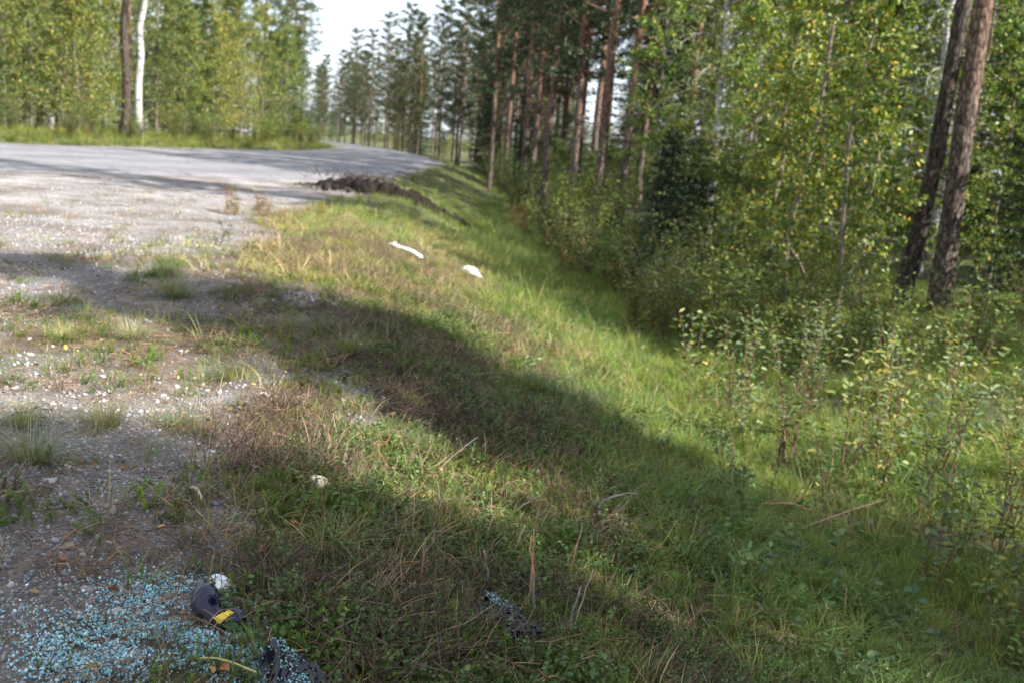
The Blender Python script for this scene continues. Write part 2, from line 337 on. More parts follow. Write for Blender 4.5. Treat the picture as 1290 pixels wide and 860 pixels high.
M = dict(
    ground=ground_mat(), asphalt=asphalt_mat(),
    birch_bark=bark_mat('birch_bark', 'birch'), pine_bark=bark_mat('pine_bark', 'pine'), dark_bark=bark_mat('dark_bark', 'dark'), twig_bark=bark_mat('twig_bark', 'twig'),
    leaf=leaf_mat('tree_leaf', .3), needle=leaf_mat('needle', .15, .55), plant=leaf_mat('plant_leaf', .3, .5, .3),
    grass_i=leaf_mat('grass_blade', .35, .55, .25, instanced=True), plant_i=leaf_mat('small_plant', .3, .5, .3, instanced=True),
    litter_i=solid_mat('litter_bits', None, .8, .2, instanced=True, vary=.2, scale=60),
    stone_i=solid_mat('gravel_stone', None, .75, .3, instanced=True, vary=.3, scale=150, bump=.3),
    stone=solid_mat('stone', None, .75, .3, vary=.3, scale=60, bump=.4), soil=solid_mat('torn_soil', (.017, .0135, .011), .95, .1, vary=.6, scale=25, bump=1),
    white=solid_mat('white_plastic', (.66, .66, .68), .4, .4, vary=.16, scale=14), dry=solid_mat('dry_leaf', None, .6, .3, vary=.35, scale=90),
    black=solid_mat('black_plastic', (.006, .006, .014), .13, .5, vary=.2), grey=solid_mat('grey_plastic', (.035, .035, .04), .4, .4, vary=.2, scale=60),
    navy=solid_mat('navy_lacquer', (.004, .005, .03), .2, .35, vary=.2, coat=.15), yellow=solid_mat('yellow_print', (.75, .5, .03), .3, .5, vary=.1),
    red=solid_mat('red_print', (.5, .05, .02), .3, .5, vary=.1), wood=solid_mat('broken_wood', None, .8, .2, vary=.35, scale=60, bump=.5),
)
def glass_mat():
    m, nt, out = newmat('tinted_glass'); b = N(nt, 'ShaderNodeBsdfPrincipled', Roughness=.08, IOR=1.5)
    b.inputs['Specular IOR Level'].default_value = .7; b.inputs['Transmission Weight'].default_value = .3
    t = N(nt, 'ShaderNodeAttribute', attribute_name='tint', attribute_type='INSTANCER'); nt.links.new(t.outputs['Color'], b.inputs['Base Color'])
    nt.links.new(b.outputs[0], out.inputs[0]); return m
M['glass_i'] = glass_mat()
M['glass'] = solid_mat('glass_crust', (.2, .42, .45), .1, .7, vary=.5, scale=120, coat=.6)

# ------------------------------------------------------------------ the setting: ground and road
def axis(spec):
    out = [spec[0][0]]
    for (a, st0), (b, st1) in zip(spec[:-1], spec[1:]):
        p = a
        while p < b - 1e-6:
            t = (p - a) / (b - a); p += st0 * (st1 / st0) ** t; out.append(min(p, b))
    return np.array(out)
gx = axis([(-900, 120), (-60, 3), (-14, .35), (-3.6, .06), (-2.6, .035), (2.2, .035), (4.5, .09), (14, .4), (60, 3), (900, 120)])
gy = axis([(-300, 60), (-6, 1), (1.7, .05), (2.0, .03), (6, .045), (14, .14), (26, .2), (40, .7), (110, 3), (400, 20), (2200, 260)])
GX, GY = np.meshgrid(gx, gy); fx, fy = GX.ravel(), GY.ravel()
gz = H(fx, fy); g, so, n2 = ground_masks(fx, fy)
lf = left_of_road(fx, fy); s_ = fx - Xc(fy)
far = np.maximum(sst(.2, 1.0, lf), sst(9, 18, fy) * sst(.2, 1.2, s_ + voff(fy) * .7 + (n2 - .5))) * .8
far = np.maximum(far, sst(70, 130, np.abs(fx) + fy * .6))
g = g * (1 - sst(.3, 1.2, lf))
gm = MB(); nx = len(gx); i, j = np.meshgrid(np.arange(len(gy) - 1), np.arange(nx - 1), indexing='ij'); q = (i * nx + j).ravel()
gm.add(np.c_[fx, fy, gz], np.stack([q, q + 1, q + nx + 1, q + nx], -1), np.c_[g, so, far])
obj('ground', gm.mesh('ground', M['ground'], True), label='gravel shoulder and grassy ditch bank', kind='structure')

def resample(line, n):
    L = np.array(line, float); d = np.concatenate([[0], np.cumsum(np.hypot(*np.diff(L, axis=0).T))]); t = np.linspace(0, 1, n)
    # smooth the corners with a moving average
    q = np.stack([np.interp(t * d[-1], d, L[:, k]) for k in (0, 1)], -1)
    for _ in range(12): q[1:-1] = (q[:-2] + 2 * q[1:-1] + q[2:]) / 4
    return q
a, b = resample(ROAD_R, 400), resample(ROAD_L, 400)
a = a + (np.stack([vn(a[:, 0], a[:, 1], .7, 61), vn(a[:, 0], a[:, 1], .7, 62)], -1) - .5) * .35
K = 25; rv = np.stack([a * (1 - t) + b * t for t in np.linspace(0, 1, K)], 1).reshape(-1, 2)
tt = np.tile(np.linspace(0, 1, K), 400); rz_ = .03 + .05 * np.sin(tt * np.pi); rz_[tt == 0] = .004; rz_[tt == 1] = .004
rb = MB(); i, j = np.meshgrid(np.arange(399), np.arange(K - 1), indexing='ij'); q = (i * K + j).ravel()
wear = 1 + .13 * np.cos(tt * 2 * np.pi * 4); rb.add(np.c_[rv, rz_], np.stack([q, q + K, q + K + 1, q + 1], -1), np.repeat(wear[:, None], 3, 1))
obj('road', rb.mesh('road', M['asphalt'], True), label='worn grey road curving away between the woods', kind='structure')

# ------------------------------------------------------------------ trees
def wob(n, amp, g):
    w = np.cumsum(g.normal(size=(n, 2)) * amp, 0); return w - w[0]
def make_broad(seed, Ht, r_, cs, nb, spread, ntw, nl, leaf, cols, bark, up=.8, droop=.5, lowdense=1.0, lean=(0, 0)):
    g = np.random.default_rng(seed); tk = MB(); cr = MB()
    n = 14; z = np.linspace(0, Ht, n); w = wob(n, Ht * .006, g)
    path = np.c_[w + np.outer((z / Ht) ** 1.5, lean), z]; rad = r_ * (1 - z / Ht) ** .8 + .006; rad[0] *= 1.35
    tk.tube(path, rad, 9)
    P = []; D = []
    for k in range(nb):
        t = cs + (1 - cs) * (k + g.random()) / nb; t = min(t, .985); az = k * 2.4 + g.random()
        base = np.array([np.interp(t, z / Ht, path[:, q]) for q in range(3)])
        f = (t - cs) / (1 - cs); ln = spread * (.55 + .6 * np.sin(np.pi * min(1, f * .8 + .22))) * (1 - .55 * f) * g.uniform(.7, 1.2)
        d0 = np.array([math.cos(az), math.sin(az), up * g.uniform(.6, 1.3)]); d0 /= np.linalg.norm(d0)
        u = np.linspace(0, 1, 6)[:, None]; bp = base + d0 * ln * u + np.array([0, 0, -droop * ln]) * u ** 2 + np.c_[wob(6, ln * .03, g), np.zeros(6)]
        tk.tube(bp, np.linspace(max(.005, r_ * .22 * (1 - f * .7)), .003, 6), 4, cap=False)
        for q in range(ntw):
            tq = g.uniform(.2, 1); b0 = np.array([np.interp(tq, u[:, 0], bp[:, c]) for c in range(3)])
            dd = unit(d0 * .6 + g.normal(size=3) * .6 + np.array([0, 0, -droop * .5])); l2 = ln * g.uniform(.2, .45)
            tw = b0 + np.outer(np.linspace(0, 1, 3), dd * l2) + np.array([[0, 0, 0], [0, 0, 0], [0, 0, -droop * .3 * l2]])
            tk.tube(tw, [.004, .003, .002], 3, cap=False)
            m = max(2, int(nl * g.uniform(.5, 1.5))); s = g.random((m, 1)); P.append(b0 + dd * l2 * s + np.array([0, 0, -droop * .3 * l2]) * s ** 2 + g.normal(size=(m, 3)) * .034 * max(1, spread))
            D.append(np.tile(dd, (m, 1)))
    P = np.concatenate(P); D = unit(np.concatenate(D) * .5 + g.normal(size=P.shape) * .7 + np.array([0, 0, -.55]))
    Nn = rdir(len(P), g) + np.array([0, 0, .6]); m = len(P)
    c = np.array(cols)[g.choice(len(cols), m, p=np.array([.36, .34, .2, .1][:len(cols)]) / sum([.36, .34, .2, .1][:len(cols)]))] * g.uniform(.7, 1.25, (m, 1))
    cr.leaves(P, D, Nn, leaf * np.exp(g.normal(0, .3, m)).clip(.45, 1.7), leaf * g.uniform(.55, .9, m), c)
    return [('trunk', tk.mesh('trunk', bark, True)), ('crown', cr.mesh('crown', M['leaf']))]
BG = [(.09, .155, .032), (.145, .215, .04), (.24, .27, .045), (.42, .32, .05)]
BG2 = [(.095, .15, .034), (.15, .2, .042), (.27, .26, .05), (.42, .32, .065)]
GG = [(.06, .1, .03), (.085, .13, .035), (.11, .15, .04), (.2, .16, .04)]
young_birch = [make_broad(100 + k, h, .035, .08, 46, sp, 5, 25, .066, BG, M['twig_bark'], .9, .45) for k, (h, sp) in enumerate([(5.2, 1.1), (6.5, 1.25), (4.2, .95), (7.2, 1.3)])]
tall_birch = [make_broad(120 + k, h, .13, .16, 60, 2.4, 9, 15, .085, BG2, M['birch_bark'], .8, .75) for k, h in enumerate([14, 16, 12])]
far_broad = [make_broad(140 + k, h, .07, .06, 50, 2.6, 9, 16, .095, c, M['twig_bark'], .8, .4) for k, (h, c) in enumerate([(7, BG2), (6, GG), (8.5, BG2)])]

def make_pine(seed, Ht, r_, cs, nb, spread, ntf):
    g = np.random.default_rng(seed); tk = MB(); cr = MB(); n = 14; z = np.linspace(0, Ht, n)
    path = np.c_[wob(n, .03, g), z]; rad = r_ * (1 - .8 * (z / Ht) ** 1.3); rad[0] *= 1.25; rad[-1] = .02; tk.tube(path, rad, 10)
    for k in range(16):                                        # dead snags under the crown
        t = g.uniform(.12, cs); az = g.random() * 6.28; l = g.uniform(.25, 1.1); b0 = np.array([np.interp(t * Ht, z, path[:, q]) for q in range(3)])
        tk.tube(np.stack([b0, b0 + np.array([math.cos(az), math.sin(az), -.1]) * l * .6, b0 + np.array([math.cos(az), math.sin(az), -.25]) * l]), [.018, .01, .004], 4, cap=False)
    TP = []
    for k in range(nb):
        t = min(.99, cs + (1 - cs) * (k + g.random()) / nb); f = (t - cs) / (1 - cs); az = k * 2.4 + g.random() * .8
        ln = spread * (.6 + .5 * math.sin(math.pi * (f * .75 + .2))) * (1 - .5 * f) * g.uniform(.6, 1.2)
        b0 = np.array([np.interp(t * Ht, z, path[:, q]) for q in range(3)]); d = np.array([math.cos(az), math.sin(az), g.uniform(-.05, .5)])
        u = np.linspace(0, 1, 5)[:, None]; bp = b0 + d * ln * u + np.array([0, 0, .22 * ln]) * u ** 2 - np.array([0, 0, .15 * ln]) * u
        tk.tube(bp, np.linspace(.05 * (1 - f * .6), .008, 5), 5, cap=False)
        m = ntf; s = g.random((m, 1)) ** .6; TP.append(b0 + d * ln * s + np.array([0, 0, .22 * ln]) * s ** 2 - np.array([0, 0, .15 * ln]) * s + g.normal(size=(m, 3)) * np.array([.3, .3, .13]) * ln * .45)
    TP = np.concatenate(TP); m = 11; P = np.repeat(TP, m, 0); D = unit(rdir(len(P), g) + np.array([0, 0, .45]))
    c = np.repeat(np.array([[.045, .075, .03], [.06, .09, .035], [.085, .105, .04]])[g.integers(0, 3, len(TP))] * g.uniform(.75, 1.2, (len(TP), 1)), m, 0)
    cr.leaves(P, D, rdir(len(P), g), .17 * g.uniform(.7, 1.3, len(P)), .036, c)
    return [('trunk', tk.mesh('trunk', M['pine_bark'], True)), ('crown', cr.mesh('crown', M['needle']))]
pines = [make_pine(200 + k, h, r_, cs, 50, sp, 27) for k, (h, r_, cs, sp) in enumerate([(15.5, .125, .36, 2.1), (14, .115, .3, 2.1), (16.5, .14, .42, 2.1)])]
bendpines = [make_pine(210 + k, h, r_, cs, 52, sp, 28) for k, (h, r_, cs, sp) in enumerate([(15, .12, .27, 2.3), (14, .11, .2, 2.2), (16, .13, .34, 2.3)])]

def make_spruce(seed, Ht, Rr, dz, ns, nlen, cols):
    g = np.random.default_rng(seed); tk = MB(); cr = MB(); tk.tube([[0, 0, 0], [0, 0, Ht * .5], [0, 0, Ht]], [Ht * .011 + .01, Ht * .006, .006], 7)
    z = .12 * min(Ht, 3); P = []; D = []; 
    while z < Ht * .99:
        f = z / Ht; nb = 7
        for k in range(nb):
            az = k * 6.283 / nb + g.random() * .9; ln = Rr * (1 - f) ** .85 * g.uniform(.75, 1.15) + .05
            d = np.array([math.cos(az), math.sin(az), 0]); e = np.array([-d[1], d[0], 0]); b0 = np.array([0, 0, z + g.normal() * dz * .3])
            sag = .35 - .5 * f; u = np.linspace(0, 1, 4)[:, None]; bp = b0 + d * ln * u - np.array([0, 0, sag * ln]) * u + np.array([0, 0, .2 * ln]) * u ** 2
            tk.tube(bp, [.012, .009, .006, .003], 3, cap=False)
            m = max(5, int(ns * ln / Rr * 1.4) + 3); s = np.sort(g.random(m)); sg = np.where(np.arange(m) % 2, 1, -1)
            q0 = b0 + d * ln * s[:, None] - np.array([0, 0, sag * ln]) * s[:, None] + np.array([0, 0, .2 * ln]) * (s ** 2)[:, None]
            td = unit(d * .9 + e * sg[:, None] * g.uniform(.4, 1.1, (m, 1)) + np.array([0, 0, -.25])); tl = ln * .38 * (1.15 - s) + .06
            for v in range(6):
                w = (v + .5) / 6; P.append(q0 + td * (tl * w)[:, None]); D.append(unit(td + g.normal(size=(m, 3)) * .55))
        z += dz * (.6 + .6 * (1 - f))
    P = np.concatenate(P); D = np.concatenate(D); m = len(P)
    c = np.array(cols)[g.integers(0, len(cols), m)] * g.uniform(.7, 1.25, (m, 1))
    cr.leaves(P, D, rdir(m, g) * .6 + np.array([0, 0, 1]), nlen * g.uniform(.7, 1.4, m), nlen * .42, c)
    return [('trunk', tk.mesh('trunk', M['dark_bark'], True)), ('crown', cr.mesh('crown', M['needle']))]
SPC = [(.018, .038, .016), (.026, .052, .02), (.038, .066, .024)]
SPL = [(.04, .08, .025), (.06, .105, .03), (.08, .12, .035)]
spruce_small = [make_spruce(300 + k, h, rr, .17, 10, .08, SPC) for k, (h, rr) in enumerate([(3.4, 1.15), (2.6, .95)])]
spruce_tall = [make_spruce(310 + k, h, rr, .36, 13, .16, c) for k, (h, rr, c) in enumerate([(13, 2.3, SPC), (10, 2.0, SPL)])]

def zz(x, y): return float(H(x, y)) - .03
def plant(name, parts, x, y, label, cat, group=None, sc=1, rz=None, dz=0, tilt=None):
    rz = random.random() * 6.28 if rz is None else rz
    return thing(name, parts, (x, y, zz(x, y) + dz), label, cat, group, rz if tilt is None else (tilt[0], tilt[1], rz), sc)

# --- big pine pair at the right edge of the picture
bigpine = make_pine(250, 19, .15, .5, 40, 2.2, 26)
darkpine = [(n_, m_.copy()) for n_, m_ in make_pine(251, 15, .125, .5, 36, 1.8, 26)]
darkpine[0][1].materials.clear(); darkpine[0][1].materials.append(M['dark_bark'])
plant('pine_tree', bigpine, 6.18, 14.6, 'tall thick pine, one side sunlit, leaning a little, with dark rough bark', 'pine tree', sc=1.0, rz=0, tilt=(0, R(-1.2)))
plant('pine_tree', darkpine, 5.74, 15.0, 'dark thinner trunk pressed close against the thick sunlit pine', 'pine tree', sc=1.0, rz=0, tilt=(0, R(2.8)))
# --- pine row beyond the ditch
row = [(.67, 34, 0, 1.0), (1.45, 31, 1, 1.0), (2.05, 28.5, 2, 1.0), (2.6, 27, 0, .95), (1.9, 38, 1, 1.1), (-.1, 41, 2, 1), (3.3, 34, 0, 1.0), (4.6, 30, 2, .95), (.3, 46, 0, 1.1), (1.6, 48, 1, 1.05), (-1.0, 52, 2, 1),
       (2.8, 42, 2, 1.05), (-.4, 58, 0, 1.1), (4.4, 39, 1, 1.1), (5.6, 33, 0, 1), (6.6, 37, 2, 1), (3.6, 52, 0, 1.1), (.6, 63, 1, 1.2), (-1.8, 64, 0, 1.1), (7.6, 30, 1, 1.05), (9.3, 34, 2, 1), (5.4, 46, 0, 1.1), (8.5, 43, 2, 1.1),
       (-1.6, 45.5, 1, .95), (1.0, 55, 2, 1), (2.2, 60, 0, 1)]
for k, (x, y, v, s) in enumerate(row):
    plant('pine_tree', pines[v], x, y, ['straight pine with reddish upper trunk', 'slender pine with low crown', 'tall pine with grey lower trunk'][v] + (' on the edge of the stand along the ditch' if x - float(Xc(y)) < 6 else ' inside the stand along the ditch'), 'pine tree', ['reddish', 'slender', 'tall'][v] + ' pines ' + ('on the edge' if x - float(Xc(y)) < 6 else 'inside') + ' of the ditch stand', s)
for k in range(34):
    y = 68 + k * 2.6 + random.uniform(-2, 2); x = float(Xc(y)) + random.choice([5, 6.5, 9, 12, 16]) + random.uniform(-1, 1.5)
    plant('pine_tree', bendpines[k % 3], x, y, ['slim pine with long bare trunk outside the road bend', 'pine green nearly to the ground outside the road bend', 'thicker pine with high crown outside the road bend'][k % 3], 'pine tree', ['slim pines outside the bend', 'low-crowned pines outside the bend', 'thicker pines outside the bend'][k % 3], random.uniform(.78, 1.0) * (1 if y < 105 else .82))
for k in range(44):
    y = 66 + k * 2.1 + random.uniform(-2, 2); x = float(Xc(y)) + random.uniform(7, 22)
    plant('young_tree', far_broad[k % 3], x, y, ['yellow-green young tree under the pines outside the bend', 'deep green young tree under the pines outside the bend', 'taller yellow-green young tree under the pines outside the bend'][k % 3], 'tree', ['yellow-green undergrowth outside the bend', 'deep green undergrowth outside the bend', 'taller undergrowth outside the bend'][k % 3], random.uniform(.35, .75))
for k in range(16):
    y = random.uniform(38, 66); x = float(Xc(y)) + random.uniform(7, 16)
    plant('young_tree', far_broad[1], x, y, 'deep green young tree between the pines along the ditch', 'tree', 'young trees between the ditch pines', random.uniform(.35, .8))
for k in range(26):
    y = random.uniform(38, 74); x = float(Xc(y)) + random.uniform(11, 30)
    plant('pine_tree', bendpines[k % 3], x, y, ['slim pine with long bare trunk far back in the ditch stand', 'pine green nearly to the ground far back in the ditch stand', 'thicker pine far back in the ditch stand'][k % 3], 'pine tree', ['slim pines far back', 'low-crowned pines far back', 'thicker pines far back'][k % 3], random.uniform(.95, 1.25))
for k in range(18):
    y = 30 + k * 2.2 + random.uniform(-.8, .8); x = float(Xc(y)) + random.uniform(5.2, 8.5)
    plant('young_tree', far_broad[1], x, y, 'deep green bushy tree at the foot of the ditch pines', 'tree', 'bushy trees at the foot of the ditch pines', random.uniform(.28, .5))
for k, (x, y) in enumerate([(-20.6, 112), (-23.5, 118), (-18.4, 108), (-16.2, 104), (-26, 128), (-13.8, 99), (-11.6, 95), (-9.8, 91), (-15, 110), (-19.5, 122), (-12, 104), (-8.6, 96), (-7.2, 84), (-22, 130), (-28.5, 140), (-31, 150), (-5.4, 78), (-17.6, 118)]):
    plant('pine_tree', bendpines[k % 3], x, y, ['slim pine with long bare trunk outside the road bend', 'pine green nearly to the ground outside the road bend', 'thicker pine with high crown outside the road bend'][k % 3], 'pine tree', ['slim pines outside the bend', 'low-crowned pines outside the bend', 'thicker pines outside the bend'][k % 3], random.uniform(.8, .98) * (1 if y < 105 else .8))
# --- spruces on the right
plant('spruce_tree', spruce_small[0], 2.5, 17.6, 'dark young spruce standing at the forest edge beside a slim pale birch stem', 'spruce', None, .84)
plant('spruce_tree', spruce_small[1], 3.05, 18.6, 'smaller dark spruce tucked behind the dark young spruce', 'spruce', None, 1.0)
for x, y, s in [(-2.4, 62, .5), (-3.2, 76, .55), (-10.5, 100, .7), (7.5, 14.5, .45), (-.2, 47, .42)]:
    plant('spruce_tree', spruce_tall[0], x, y, 'bushy dark spruce growing low between the pine trunks', 'spruce', 'low spruces among the pines', s)
for x, y, s in [(13, 33, 1), (17, 36, 1.1), (10, 45, 1.05), (21, 40, 1), (6, 56, 1.1), (25, 47, 1.2), (14, 52, 1.2), (2, 74, 1.2), (-3, 90, 1.1), (18, 30, .9), (22, 33, 1), (28, 41, 1.1), (9, 62, 1.2), (19, 58, 1.3), (30, 56, 1.2), (12, 27.5, .7), (16.5, 27, .8)]:
    plant('spruce_tree', spruce_tall[0], x, y, 'tall dark spruce deep in the forest behind the birches', 'spruce', 'spruces deep in the forest', s)
# --- birches on the right
rb_ = [(4.1, 16.4), (4.0, 18.4), (5.0, 17.3), (4.5, 15.6), (6.0, 17.8), (7.2, 16.6), (8.4, 18.0), (3.7, 22.0), (5.2, 21.0), (6.8, 20.4), (8.2, 21.6), (9.8, 20.0), (11.2, 22.4), (4.6, 24.5), (6.4, 24.8), (8.6, 25.2), (10.6, 26.0), (12.8, 25.0), (8.9, 16.9), (10.2, 18.9), (4.4, 13.6), (3.2, 25.2), (14, 28), (11.6, 17.6), (5.9, 28.2), (8, 29), (10.2, 30.5), (3.9, 14.6), (12.2, 20.3), (4.2, 20.2)]
for k, (x, y) in enumerate(rb_):
    plant('birch_tree', young_birch[k % 4], x, y, ['slender', 'bushy', 'small', 'tall slim'][k % 4] + ' young birch, leaves yellowing, ' + ('at the front of the thicket by the ditch' if y < 18.2 else 'in the middle of the thicket by the ditch' if y < 23 else 'at the back of the thicket by the ditch'), 'birch tree', ['slender', 'bushy', 'small', 'tall slim'][k % 4] + ' young birches, ' + ('front' if y < 18.2 else 'middle' if y < 23 else 'back') + ' of the thicket', random.uniform(.8, 1.15))
for x, y, v, s in [(3.75, 20.5, 0, .62), (4.75, 23, 1, .6), (7.6, 19.2, 2, .75), (9.6, 23.8, 0, .8), (12.2, 29.5, 1, .9), (6.2, 26.5, 2, .8)]:
    plant('birch_tree', tall_birch[v], x, y, 'pale stemmed birch rising through the thicket right of the ditch', 'birch tree', 'pale stemmed birches right of the ditch', s)
# trees further along the ditch to the right, outside the picture: they throw the shadow bands on the bank
shade_birch = [make_broad(190 + k, 15.5, .14, .14, 84, 2.5, 11, 20, .1, BG2, M['birch_bark'], .8, .7) for k in range(2)]
for k, (x, y, s) in enumerate([(8.2, 2.7, .75), (10, 1.9, .95), (12.5, .9, 1), (14.5, -.1, 1.05), (16.5, -1.3, 1.05), (9.5, -2.3, .95), (12, -3.4, 1), (7.9, -1.05, .8), (8.7, -1.6, .85), (10.6, -2.2, 1), (15, -4.8, 1.05), (10.6, -4.9, 1), (12.4, 8.6, .9), (15.8, 7.6, 1), (18.5, -1.6, 1), (6.6, 1.35, .43), (5.9, 1.15, .41), (6.3, .45, .42), (7.3, .2, .5), (13, 17.8, .9), (16, 20, 1), (14.8, 24, 1), (18, 23.5, 1), (17, 16.4, 1)]):
    plant('birch_tree', shade_birch[k % 2], x, y, 'dense leafy birch on the far side of the ditch throwing shade on the bank', 'birch tree', 'birches shading the bank', s)

# --- leaning birch stem with arching top
lb = MB(); path = np.array([[0, 0, 0], [-.35, .05, .55], [-.85, .05, 1.15], [-1.35, 0, 1.62], [-1.8, 0, 1.85], [-2.2, .05, 1.85]]); lb.tube(path, [.045, .04, .032, .024, .015, .006], 8)
lc = MB(); g_ = np.random.default_rng(5); P = []
for k in range(40):
    t = g_.uniform(.45, 1); b0 = np.array([np.interp(t, np.linspace(0, 1, 6), path[:, q]) for q in range(3)]); dd = unit(g_.normal(size=3) + np.array([-.3, -.2, .1])); l2 = g_.uniform(.25, .6)
    lb.tube(np.stack([b0, b0 + dd * l2]), [.005, .002], 3, cap=False); P.append(b0 + dd * l2 * g_.random((26, 1)) + g_.normal(size=(26, 3)) * .05)
P = np.concatenate(P); lc.leaves(P, unit(g_.normal(size=P.shape) + np.array([0, 0, -.5])), rdir(len(P)) + np.array([0, 0, .5]), .065 * g_.uniform(.7, 1.2, len(P)), .045, np.array([(.13, .19, .03), (.17, .22, .035), (.24, .24, .04)])[g_.integers(0, 3, len(P))])
plant('birch_tree', [('trunk', lb.mesh('trunk', M['twig_bark'], True)), ('crown', lc.mesh('crown', M['leaf']))], 4.9, 16.5, 'bent birch stem arching over with bright green leaves at its tip', 'birch tree', rz=.1, dz=.05, sc=1.05)

# --- left of the road
lbirch = make_broad(180, 15, .17, .42, 50, 2.4, 9, 14, .085, BG2, M['birch_bark'], .8, .7)
ldark = make_broad(181, 15, .2, .45, 46, 2.4, 9, 14, .085, BG2, M['dark_bark'], .8, .6)
plant('birch_tree', lbirch, -16.75, 44.0, 'white birch trunk standing clear at the wood edge across the road', 'birch tree', tilt=(0, R(3)), rz=.4)
plant('aspen_tree', ldark, -17.4, 44.1, 'dark straight trunk beside the white birch across the road', 'tree', tilt=(0, R(3)), rz=1)
def edge_pt(y, off): return float(np.interp(y, [p[1] for p in ROAD_L], [p[0] for p in ROAD_L])) - off
def lp(px, Y): return (px - 665) / 1266 * Y
for px, Y, v, s in [(8, 41, 0, 1), (30, 46, 1, .9), (62, 44, 2, 1), (92, 43, 0, 1.05), (120, 48, 2, 1.1), (140, 51, 0, .9), (205, 50, 2, 1.0), (222, 52, 0, 1), (262, 56, 2, 1), (286, 58, 0, .95), (330, 66, 2, 1), (40, 54, 2, 1.3), (110, 57, 0, 1.3), (160, 60, 2, 1.3), (240, 66, 2, 1.3), (300, 70, 0, 1.3), (-40, 42, 2, 1), (-90, 44, 0, 1), (-70, 38, 1, 1), (356, 72, 1, 1.2), (50, 41.5, 2, .75), (105, 42.5, 0, .8), (15, 40, 2, .8), (118, 46.5, 2, .75), (206, 50, 0, .7), (240, 52.5, 2, .75), (275, 55, 0, .7), (310, 60, 2, .8), (335, 63, 0, .85), (365, 70, 2, .9), (80, 46, 2, .9), (225, 57, 2, .9)]:
    plant('young_birch', far_broad[v], lp(px, Y), Y, ['yellow-green', 'deep green', 'tall yellow-green'][v] + ' bushy young tree ' + ('at the wood edge across the road' if Y < 58 else 'inside the wood across the road'), 'tree', ['yellow-green', 'deep green', 'tall yellow-green'][v] + ' young trees ' + ('at the wood edge' if Y < 58 else 'inside the wood'), s)
for px, Y, v, s in [(74, 50, 0, 1), (20, 60, 1, 1), (140, 66, 2, 1), (215, 62, 1, 1), (270, 72, 0, 1), (190, 76, 2, 1.1), (320, 84, 1, 1.1), (60, 72, 2, 1.2), (-20, 56, 0, 1), (-120, 55, 1, 1), (-60, 66, 2, 1.2)]:
    plant('birch_tree', tall_birch[v], lp(px, Y), Y, 'tall birch with drooping yellowing crown across the road', 'birch tree', 'tall birches across the road', s)
for px, Y, v, s in [(252, 55, 1, .95), (344, 68, 1, .7), (230, 60, 1, 1), (15, 58, 0, .8), (355, 90, 1, 1), (100, 80, 0, 1.2), (0, 75, 0, 1.2), (180, 90, 0, 1.2), (290, 95, 0, 1.2), (-5, 39, 1, .5), (376, 84, 1, .9)]:
    plant('spruce_tree', spruce_tall[v], lp(px, Y), Y, ['dark', 'fresh green'][v] + ' spruce with layered sweeping branches ' + ('at the wood edge across the road' if Y < 75 else 'deep in the wood across the road'), 'spruce', ['dark', 'fresh green'][v] + ' spruces ' + ('at the wood edge' if Y < 75 else 'deep in the wood'), s)
for px, Y, v, s in [(335, 70, 0, 1), (362, 78, 1, 1), (170, 52, 2, 1), (58, 49, 1, 1), (374, 92, 2, 1), (300, 76, 1, 1), (384, 100, 0, .95)]:
    plant('pine_tree', pines[v], lp(px, Y), Y, 'pine with grey-green crown in the wood across the road', 'pine tree', 'pines across the road', s)
# --- far trees closing the gap
for k in range(30):
    Y = random.uniform(190, 300); px = random.uniform(378, 450)
    v = k % 3
    plant('far_tree', [pines[0], far_broad[1], spruce_tall[1]][v], lp(px, Y), Y, ['small far pine where the road vanishes', 'pale far leafy tree where the road vanishes', 'small far spruce where the road vanishes'][v], 'tree', ['far pines', 'far leafy trees', 'far spruces'][v], [.45, .9, .6][v] * random.uniform(.7, 1.0))

# ------------------------------------------------------------------ shrubs and saplings
def make_shrub(seed, h, nst, nlv, leaf, cols, spread=.35, stemcol=(.16, .1, .06), wl=.45, top=False):
    g = np.random.default_rng(seed); st = MB(); lv = MB()
    for k in range(nst):
        az = g.random() * 6.28; hh = h * g.uniform(.6, 1.1); ln = spread * g.uniform(.3, 1.2) * hh; u = np.linspace(0, 1, 6)
        b0 = np.array([g.normal() * .04, g.normal() * .04, 0]); p = b0 + np.c_[math.cos(az) * ln * u ** 1.4, math.sin(az) * ln * u ** 1.4, hh * u] + np.c_[wob(6, .012 * hh, g), np.zeros(6)]
        st.tube(p, np.linspace(.004 + .003 * h, .0015, 6), 5, stemcol, cap=False)
        m = int(nlv * g.uniform(.7, 1.3)); t = g.uniform(.55 if top else .2, 1, m); P = np.stack([np.interp(t, u, p[:, q]) for q in range(3)], -1)
        la = g.random(m) * 6.28; D = unit(np.c_[np.cos(la), np.sin(la), g.uniform(-.2, .9, m)]); off = g.uniform(0, .16 * h, m)[:, None] * (g.random((m, 1)) < .6)
        lv.leaves(P + D * off, D, np.array([0, 0, 1.]) + g.normal(size=(m, 3)) * .35, leaf * g.uniform(.6, 1.25, m), leaf * wl * g.uniform(.8, 1.2, m), np.array(cols)[g.integers(0, len(cols), m)] * g.uniform(.75, 1.25, (m, 1)), oval=True)
    return [('stem', st.mesh('stem', M['wood'], True)), ('leaves', lv.mesh('leaves', M['plant']))]
WC = [(.1, .145, .05), (.13, .18, .06), (.17, .22, .075), (.16, .19, .1), (.26, .24, .06)]
AC = [(.07, .13, .06), (.09, .15, .07), (.12, .18, .07)]
RC = [(.2, .09, .035), (.26, .14, .05), (.16, .15, .05), (.12, .15, .05)]
willow = [make_shrub(400 + k, h, ns, 30, .07, WC, .35) for k, (h, ns) in enumerate([(1.15, 5), (.9, 4), (1.4, 7), (.7, 3)])]
